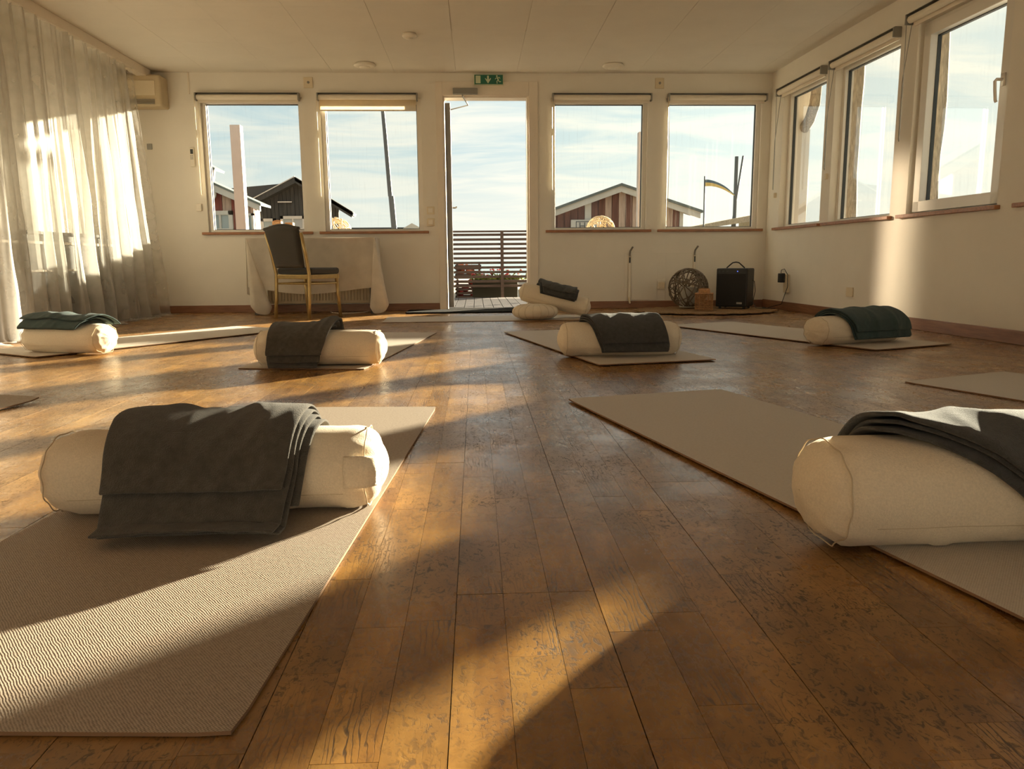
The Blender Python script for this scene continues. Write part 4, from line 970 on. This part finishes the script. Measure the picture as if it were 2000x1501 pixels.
# ------------------------------------------------------------ table, cloth, chair
TX0, TX1, TY0, TY1, TZ = -2.10, -0.925, 7.28, 7.58, 0.705
tb = empty('table', ((TX0+TX1)/2, (TY0+TY1)/2, 0)); tag(tb, 'narrow table hidden under the white cloth beneath the back windows', 'table')
MB().box((TX0+0.004, TY0+0.004, TZ-0.03), (TX1-0.004, TY1-0.004, TZ-0.004)).build('tabletop', SILL, tb)
for x_ in (TX0+0.05, TX1-0.05):
    for y_ in (TY0+0.06, TY1-0.05): MB().box((x_-0.02, y_-0.02, 0), (x_+0.02, y_+0.02, TZ-0.03)).build('leg', DARKDOOR, tb)
def cloth():
    q = MB()
    q.grid(lambda u_, v_: (TX0+(TX1-TX0)*u_, TY0+(TY1-TY0)*v_, TZ+0.001*nz3(u_*9, v_*5, 1)), 30, 8)
    W_, D_ = TX1-TX0, TY1-TY0
    def side(fx, n):
        q.grid(fx, n, 40)
    def hem(u_): # front hem height: low at the corners
        e = max(0.0, 1-min(u_, 1-u_)/0.10)
        return (0.235-0.035*math.cos((u_-0.45)*5)-0.02*u_)
    def front(u_, v_):
        z = TZ+(hem(u_)-TZ)*v_; x = TX0+W_*u_
        x += v_*(-0.0)
        return (x, TY0-0.002-0.022*v_*(0.5+0.5*math.sin(u_*21+math.sin(u_*7)*2))-0.008*v_-0.006*nz3(u_*12, v_*4, 3), z)
    side(front, 90)
    def back(u_, v_): return (TX0+W_*u_, TY1+0.002+0.015*v_*(0.5+0.5*math.sin(u_*17)), TZ+(0.30-TZ)*v_)
    side(back, 50)
    # hanging sides with slanting hem
    def right(u_, v_):
        zb = 0.16-0.10*u_; return (TX1+0.003+0.075*v_*(0.6+0.4*math.sin(u_*5)), TY0+D_*u_+0.02*v_, TZ+(zb-TZ)*v_)
    side(right, 30)
    def left(u_, v_):
        zb = 0.20-0.05*u_; return (TX0-0.003-0.03*v_*(0.6+0.4*math.sin(u_*6)), TY0+D_*u_, TZ+(zb-TZ)*v_)
    side(left, 30)
    # corner cascades: cones that open towards the floor
    def cone(cx_, cy2, sx, w0, w1, lean, zb=0.006):
        def fn(u_, v_):
            th = PI*(0.95*u_)-0.1; rr = 0.003+w1*v_
            if v_ > 0.93: rr *= 1-0.35*(v_-0.93)/0.07
            x = cx_+sx*lean*v_+sx*rr*math.cos(th)*-1*1.0; y = cy2-0.006-rr*0.75*math.sin(th)-0.010*v_*math.sin(u_*9)
            z = TZ+(zb-TZ)*v_+0.05*v_*v_*(u_-0.4)**2*2
            return (x, y, max(0.006, z))
        q.grid(fn, 24, 40)
    cone(TX1-0.004, TY0, 1, 0.09, 0.095, 0.03)
    cone(TX0+0.004, TY0, -1, 0.09, 0.10, -0.11)
    return q.build('tablecloth', CLOTH, None, smooth=True)
tag(cloth(), 'thin white tablecloth draped to the floor at its corners beneath the back windows', 'tablecloth')
tag(MB().box((-1.92, 7.30, TZ+0.002), (-1.66, 7.44, TZ+0.022)).build('black_notebook', BLACK, bevel=0.003), 'flat black notebook lying on the tablecloth behind the chair', 'book')
# radiator
rd = empty('radiator', (-1.5, Y0-0.05, 0.10)); tag(rd, 'cream ribbed wall radiator under the table', 'radiator')
MB().box((-2.02, Y0-0.085, 0.085), (-1.0, Y0-0.03, 0.50)).build('radiator_body', BEIGE, rd, bevel=0.006)
for k in range(33):
    xk = -2.0+0.0305*k; MB().box((xk, Y0-0.098, 0.115), (xk+0.018, Y0-0.085, 0.47)).build('radiator_rib', BEIGE, rd)
for xk in (-1.85, -1.15): MB().box((xk, Y0-0.03, 0.2), (xk+0.03, Y0, 0.4)).build('wall_bracket', BEIGE, rd)
tag(MB().tube([(-1.42, 7.59, 0.006), (-1.36, 7.40, 0.006), (-1.25, 7.32, 0.006), (-1.15, 7.36, 0.006), (-1.08, 7.46, 0.006), (-1.05, 7.59, 0.006)], 0.004, 6).build('white_cable', WHITEP, smooth=True), 'white cable looping on the floor under the table', 'cable')
# chair
CH = Matrix.Translation((-1.50, 6.95, 0)) @ Matrix.Rotation(rad(-31), 4, 'Z')   # local +y faces the table
ch = empty('banquet_chair', (-1.50, 6.95, 0)); tag(ch, 'gold-framed banquet chair with dark padded seat and back at the table', 'chair')
w = 0.205; sh = 0.385
# seat
def rbox(name, lo, hi, m, par, M, bv, seg=4):
    return MB().box(lo, hi, M).build(name, m, par, bevel=bv, seg=seg, smooth=True)
rbox('seat', (-0.20, -0.15, sh-0.005), (0.20, 0.22, sh+0.05), UPH, ch, CH, 0.022)
MB().box((-0.20, -0.17, sh-0.045), (0.20, 0.21, sh-0.008), CH).build('seat_frame', GOLD, ch, bevel=0.004)
for sx_ in (-1, 1):
    MB().tube([CH @ Vector(p) for p in ((sx_*0.195, -0.195, 0), (sx_*0.192, -0.175, 0.2), (sx_*0.19, -0.165, sh), (sx_*0.195, -0.20, 0.55), (sx_*0.20, -0.25, 0.73))], 0.0155, 8).build('leg', GOLD, ch, smooth=True)
    MB().tube([CH @ Vector(p) for p in ((sx_*0.19, 0.215, 0), (sx_*0.188, 0.195, 0.2), (sx_*0.186, 0.185, sh-0.01))], 0.0155, 8).build('leg', GOLD, ch, smooth=True)
    MB().tube([CH @ Vector(p) for p in ((sx_*0.19, -0.165, 0.30), (sx_*0.187, 0.19, 0.30))], 0.0085, 6).build('stretcher', GOLD, ch)
MB().tube([CH @ Vector(p) for p in ((-0.19, -0.168, 0.30), (0.19, -0.168, 0.30))], 0.0085, 6).build('stretcher', GOLD, ch)
MB().tube([CH @ Vector(p) for p in ((-0.187, 0.19, 0.30), (0.187, 0.19, 0.30))], 0.0085, 6).build('stretcher', GOLD, ch)
def bk(q, d):
    pass
q = MB()
def bpt(u_, z_, d):
    t = (z_-0.45)/0.30; hw = 0.165+0.028*t+0.012*max(0, t-0.85)/0.15; y = -0.185-0.075*t; top = 0.02*math.sin(PI*u_)
    return CH @ Vector(((u_*2-1)*hw, y+d, z_+(top if t > 0.99 else 0)*1.0))
rows = [0.435+0.335*i/10 for i in range(11)]; cols = [i/16 for i in range(17)]
vsn = []
for d in (-0.026, 0.026):
    for z_ in rows:
        for u_ in cols:
            e = min(u_, 1-u_, (z_-0.435)/0.335, 1-(z_-0.435)/0.335); k = min(1, e/0.08)**0.5
            t = (z_-0.45)/0.30; hw = 0.168+0.030*t; y = -0.19-0.075*t
            cr_ = 0.028*math.sin(PI*u_)**1.3*max(0, t)
            vsn.append(CH @ Vector(((u_*2-1)*hw, y+d*k*(1+0.3*math.sin(PI*u_)), z_+cr_)))
nc, nr = 17, 11; fs = []
for s_ in (0, 1):
    b0 = s_*nc*nr
    for i in range(nr-1):
        for j in range(nc-1): fs.append((b0+i*nc+j, b0+i*nc+j+1, b0+(i+1)*nc+j+1, b0+(i+1)*nc+j))
q.add(vsn, fs); q.build('backrest', UPH, ch, smooth=True)
MB().tube([CH @ Vector(((u_*2-1)*0.200, -0.268, 0.763+0.030*math.sin(PI*u_)**1.3)) for u_ in [i/20 for i in range(21)]], 0.014, 8).build('backrest_piping', UPH, ch, smooth=True)

# ------------------------------------------------------------ wall and ceiling fittings
ac = empty('air_conditioner', (-3.05, Y0-0.1, 1.95)); tag(ac, 'aged beige air conditioner high on the wall behind the curtain edge', 'air conditioner')
MB().box((-3.30, Y0-0.19, 1.905), (-2.85, Y0, 2.185)).build('housing', BEIGE, ac, bevel=0.02, seg=4)
MB().box((-3.27, Y0-0.196, 2.0), (-2.90, Y0-0.188, 2.13)).build('front_panel', CREAM, ac, bevel=0.003)
for k in range(4): MB().box((-3.27, Y0-0.197, 1.925+0.012*k), (-2.91, Y0-0.188, 1.930+0.012*k)).build('louvre', METALG, ac)
rc_ = empty('remote_control', (-2.67, Y0-0.01, 1.39)); tag(rc_, 'small white air conditioner remote in its wall holder', 'remote')
MB().box((-2.692, Y0-0.02, 1.387), (-2.650, Y0, 1.562)).build('holder', WHITEP, rc_, bevel=0.004)
MB().box((-2.684, Y0-0.022, 1.505), (-2.658, Y0-0.019, 1.548)).build('display', SEAL, rc_)
for i in range(2):
    for j in range(3): MB().box((-2.684+0.014*i, Y0-0.023, 1.455+0.014*j), (-2.675+0.014*i, Y0-0.019, 1.463+0.014*j)).build('button', METALG, rc_)
tag(MB().box((-3.088, Y0-0.008, 1.548), (-3.04, Y0, 1.60)).build('thermostat', METALG, bevel=0.003), 'small square grey wall sensor below the air conditioner', 'sensor')
for z_, lb in ((0.935, 'white light switch on the wall left of the door, upper one'), (0.823, 'white light switch on the wall left of the door, lower one')):
    sw = empty('light_switch', (-0.43, Y0, z_)); tag(sw, lb, 'switch')
    MB().box((-0.466, Y0-0.010, z_-0.002), (-0.392, Y0, z_+0.072)).build('switch_plate', CREAM, sw, bevel=0.004)
    MB().box((-0.452, Y0-0.016, z_+0.013), (-0.406, Y0-0.009, z_+0.058)).build('rocker', WHITEP, sw, bevel=0.003)
for xa, lb in ((-1.594, 'small pale square plate with a keyhole above and between the two left windows'), (1.752, 'small pale square plate with a keyhole above and between the two right windows')):
    kp = empty('wall_plate', (xa, Y0, 2.10)); tag(kp, lb, 'wall plate')
    MB().box((xa, Y0-0.012, 2.105), (xa+0.088, Y0, 2.203)).build('plate', CREAM, kp, bevel=0.004)
    MB().cyl((xa+0.046, Y0-0.016, 2.155), (xa+0.046, Y0-0.010, 2.155), 0.012, n=14).build('keyhole', METALG, kp)
# exit sign
ex = empty('exit_sign', (0.15, Y0-0.03, 2.13)); tag(ex, 'green emergency exit sign with door, arrow and running figure above the door', 'sign')
EX0, EX1, EZ0, EZ1, EY = 0.012, 0.290, 2.130, 2.222, Y0-0.045
MB().box((EX0, EY, EZ0), (EX1, Y0-0.018, EZ1)).build('sign_box', LUM, ex)
MB().box((EX0+0.005, EY-0.003, EZ0+0.004), (EX1-0.005, EY, EZ1-0.004)).build('sign_face', GREEN, ex)
MB().box((EX0+0.016, EY-0.0045, EZ0+0.012), (EX0+0.062, EY-0.002, EZ1-0.012)).build('door_pictogram', LUM, ex)
q = MB(); xc = EX0+0.133; q.box((xc-0.008, EY-0.0045, EZ0+0.034), (xc+0.008, EY-0.002, EZ1-0.012))
q.prism([(xc-0.028, EZ0+0.052), (xc, EZ0+0.010), (xc+0.028, EZ0+0.052), (xc+0.026, EZ0+0.060), (xc, EZ0+0.036), (xc-0.026, EZ0+0.060)], EY-0.0048, EY-0.002); q.build('arrow_pictogram', LUM, ex)
q = MB(); xr_, yy = EX0+0.225, EY-0.004
def limb(p, w_): q.tube([(xr_+a_*0.001, yy, EZ0+b_*0.001) for a_, b_ in p], w_, 6)
q.cyl((xr_-0.008, yy-0.002, EZ0+0.076), (xr_-0.008, yy+0.002, EZ0+0.076), 0.0075, n=12)
limb(((-2, 64), (4, 42)), 0.006); limb(((-2, 62), (-18, 58), (-24, 48)), 0.003); limb(((0, 64), (16, 66), (22, 54)), 0.003)
limb(((4, 42), (-8, 30), (-6, 10)), 0.004); limb(((4, 42), (14, 26), (32, 26)), 0.004)
q.build('running_figure', LUM, ex)
# ceiling fittings
def disc(name, x, y, rr, h, m, label, cat, group=None):
    root = empty(name, (x, y, H-h)); tag(root, label, cat, group)
    MB().lathe([(rr*0.55, H-h), (rr*0.86, H-h+0.004), (rr, H-h*0.55), (rr*0.9, H-0.0005)], 32, Matrix.Translation((x, y, 0))).build('rim', m, root, smooth=True)
    MB().lathe([(0.001, H-h*1.25), (rr*0.5, H-h*1.15), (rr*0.52, H-h*0.9), (0.001, H-h*0.8)], 24, Matrix.Translation((x, y, 0))).build('centre', m, root, smooth=True)
disc('ceiling_vent', -0.971, 7.36, 0.098, 0.03, WHITEP, 'round ceiling vent left of the exit sign', 'vent', 'round ceiling vents')
disc('ceiling_vent', 1.285, 7.36, 0.098, 0.03, WHITEP, 'round ceiling vent above the windows right of the door', 'vent', 'round ceiling vents')
disc('smoke_detector', -0.49, 6.42, 0.058, 0.035, WHITEP, 'small round white smoke detector on the ceiling', 'smoke detector')
# wall rails and panel
for xk, z0_, z1_, lb in ((1.533, 0.05, 0.595, 'vertical folding table rail on the wall, left one of the pair'), (2.186, 0.05, 0.60, 'vertical folding table rail on the wall behind the dark wicker ball')):
    rl = empty('wall_rail', (xk, Y0-0.01, z0_)); tag(rl, lb, 'rail', 'folding table rails on the wall')
    MB().box((xk-0.016, Y0-0.012, z0_+0.03), (xk+0.016, Y0, z1_-0.07)).build('channel', RAILW, rl, bevel=0.003)
    MB().box((xk-0.010, Y0-0.018, z0_+0.05), (xk+0.010, Y0-0.0115, z1_-0.10)).build('inner_strip', WHITEP, rl)
    MB().box((xk-0.007, Y0-0.020, z1_-0.145), (xk+0.007, Y0-0.0175, z1_-0.09)).build('slot', SEAL, rl)
    q = MB(); q.tube([(xk, Y0-0.008, z1_-0.08), (xk+0.002, Y0-0.02, z1_-0.03), (xk+0.022, Y0-0.05, z1_+0.01)], 0.009, 6); q.build('hook', METALG, rl)
    q = MB(); q.tube([(xk, Y0-0.012, z0_+0.06), (xk, Y0-0.022, z0_+0.03), (xk+0.004, Y0-0.03, z0_)], 0.010, 6); q.build('foot', CREAM, rl)
q = MB(); q.box((1.483, Y0-0.004, 0.08), (1.812, Y0, 0.546)); q.box((1.812, Y0-0.004, 0.292), (1.898, Y0, 0.546)); q.box((1.898, Y0-0.004, 0.08), (2.231, Y0, 0.546))
tag(q.build('wall_panel', WALL, bevel=0.002), 'flush off-white board panel on the wall behind the table rails', 'panel')
ws = empty('wall_socket', (1.858, Y0, 0.18)); tag(ws, 'square white wall socket box left of the dark wicker ball', 'socket')
MB().box((1.822, Y0-0.022, 0.187), (1.892, Y0, 0.268)).build('socket_box', WHITEP, ws, bevel=0.005)
MB().box((1.826, Y0-0.026, 0.20), (1.888, Y0-0.021, 0.256)).build('socket_lid', CREAM, ws, bevel=0.003)
o = tag(MB().box((-0.012, 5.93, 0.180), (0, 6.03, 0.252), MR).build('wall_outlet', CREAM, bevel=0.003), 'square cream blank outlet on the right wall', 'outlet')
# plug + adapter
pa = empty('power_outlet', tuple(MR @ Vector((-0.01, 7.16, 0.17)))); tag(pa, 'cream double outlet on the right wall near the corner', 'outlet')
MB().box((-0.03, 7.10, 0.165), (0, 7.17, 0.335), MR).build('outlet_body', CREAM, pa, bevel=0.005)
ad_ = empty('power_adapter', tuple(MR @ Vector((-0.05, 7.22, 0.24)))); tag(ad_, 'black plug-in power adapter with cable on the right wall', 'adapter')
MB().box((-0.075, 7.13, 0.258), (-0.031, 7.20, 0.345), MR).build('adapter_body', BLACK, ad_, bevel=0.006)
P_ = lambda o_, t_, z_: MR @ Vector((o_, t_, z_))
MB().tube([P_(-0.06, 7.16, 0.345), P_(-0.06, 7.155, 0.375), P_(-0.055, 7.10, 0.385), P_(-0.04, 7.055, 0.33), P_(-0.035, 7.06, 0.22), P_(-0.04, 7.10, 0.15), P_(-0.06, 7.12, 0.06), P_(-0.12, 7.30, 0.012), P_(-0.15, 7.40, 0.012), P_(-0.20, 7.50, 0.012)], 0.0035, 6).build('cord', BLACK, ad_, smooth=True)

# ------------------------------------------------------------ rug group in the corner
q = MB(); RC = (2.12, 7.05); vs = [(RC[0], RC[1], 0.012)]; fs = []; nn_ = 120; rings = 14
for i in range(1, rings+1):
    for k in range(nn_):
        th = 2*PI*k/nn_; sc_ = abs(math.sin(th*11))*0.06 if i > rings-3 else 0.0
        rx, ry = 0.60*i/rings+sc_*(i-(rings-3))/3, 0.46*i/rings+sc_*(i-(rings-3))/3
        vs.append((RC[0]+rx*math.cos(th), RC[1]+ry*math.sin(th), 0.012+0.004*nz3(i*1.3, k*0.4, 2)))
for k in range(nn_): fs.append((0, 1+k, 1+(k+1) % nn_))
for i in range(rings-1):
    for k in range(nn_): fs.append((1+i*nn_+k, 1+(i+1)*nn_+k, 1+(i+1)*nn_+(k+1) % nn_, 1+i*nn_+(k+1) % nn_))
q.add(vs, fs); rug = tag(q.build('jute_rug', JUTE, None, solid=-0.009), 'round jute rug with a scalloped edge in the corner', 'rug')
for k in range(3):
    q = MB(); s_ = 0.95-0.3*k; q.tube([(RC[0]+0.60*s_*math.cos(t), RC[1]+0.46*s_*math.sin(t), 0.016) for t in [2*PI*i/60 for i in range(60)]], 0.004, 4, closed=True); q.build('braid', JUTE, rug)
wicker_ball((2.00, 7.22, 0.0250), 0.188, WICKERD, 'large dark wicker ball lantern on the jute rug', 0.0050, 27, 8, inner=WAX)
lantern((2.06, 6.90, 0.0250), 0.15, 0.195, WICKER, 'small square honey-coloured wicker lantern in front of the dark wicker ball', rad(-18))
# speaker
SP = Matrix.Translation((2.42, 7.14, 0.0250)) @ Matrix.Rotation(rad(-36), 4, 'Z')
sp = empty('portable_speaker', (2.42, 7.14, 0.0250)); tag(sp, 'black portable speaker with carry strap on the jute rug', 'speaker')
w2, d2, h2_ = 0.145, 0.11, 0.37
MB().box((-w2, -d2, 0.016), (w2, d2, h2_), SP).build('cabinet', BLACK, sp, bevel=0.012, seg=3)
MB().box((-w2+0.012, -d2-0.006, 0.03), (w2-0.012, -d2+0.001, h2_-0.05), SP).build('grille', BLACKG, sp, bevel=0.003)
MB().box((-w2+0.012, -d2-0.004, h2_-0.044), (w2-0.012, -d2+0.001, h2_-0.010), SP).build('control_panel', METALG if False else BLACK, sp, bevel=0.002)
for k in range(3): MB().cyl((-0.11+0.035*k, -d2-0.016, h2_-0.027), (-0.11+0.035*k, -d2-0.003, h2_-0.027), 0.008, n=12, M=SP).build('knob', SEAL, sp)
MB().cyl((0.055, -d2-0.006, h2_-0.027), (0.055, -d2-0.003, h2_-0.027), 0.0035, n=10, M=SP).build('power_light', BLED, sp)
MB().tube([(-0.085, 0, h2_+0.002), (-0.06, 0, h2_+0.025), (-0.03, 0, h2_+0.05), (0.0, 0, h2_+0.056), (0.03, 0, h2_+0.05), (0.06, 0, h2_+0.025), (0.085, 0, h2_+0.002)], 0.006, 8, SP).build('carry_strap', BLACK, sp, smooth=True)
for sx_ in (-1, 1):
    for sy_ in (-1, 1): MB().cyl((sx_*0.11, sy_*0.08, 0), (sx_*0.11, sy_*0.08, 0.017), 0.012, n=10, M=SP).build('foot', SEAL, sp)
MB().box((0.055, -d2-0.0075, 0.045), (0.105, -d2-0.0055, 0.062), SP).build('badge', METALG, sp)
MB().tube([SP @ Vector(p) for p in ((w2, 0.05, 0.26), (w2+0.02, 0.05, 0.25), (w2+0.03, 0.05, 0.16), (w2+0.012, 0.05, 0.06), (w2+0.05, 0.03, 0.005), (w2+0.15, 0.02, 0.004), (w2+0.22, 0.05, 0.004))], 0.0032, 6).build('cord', BLACK, sp, smooth=True)
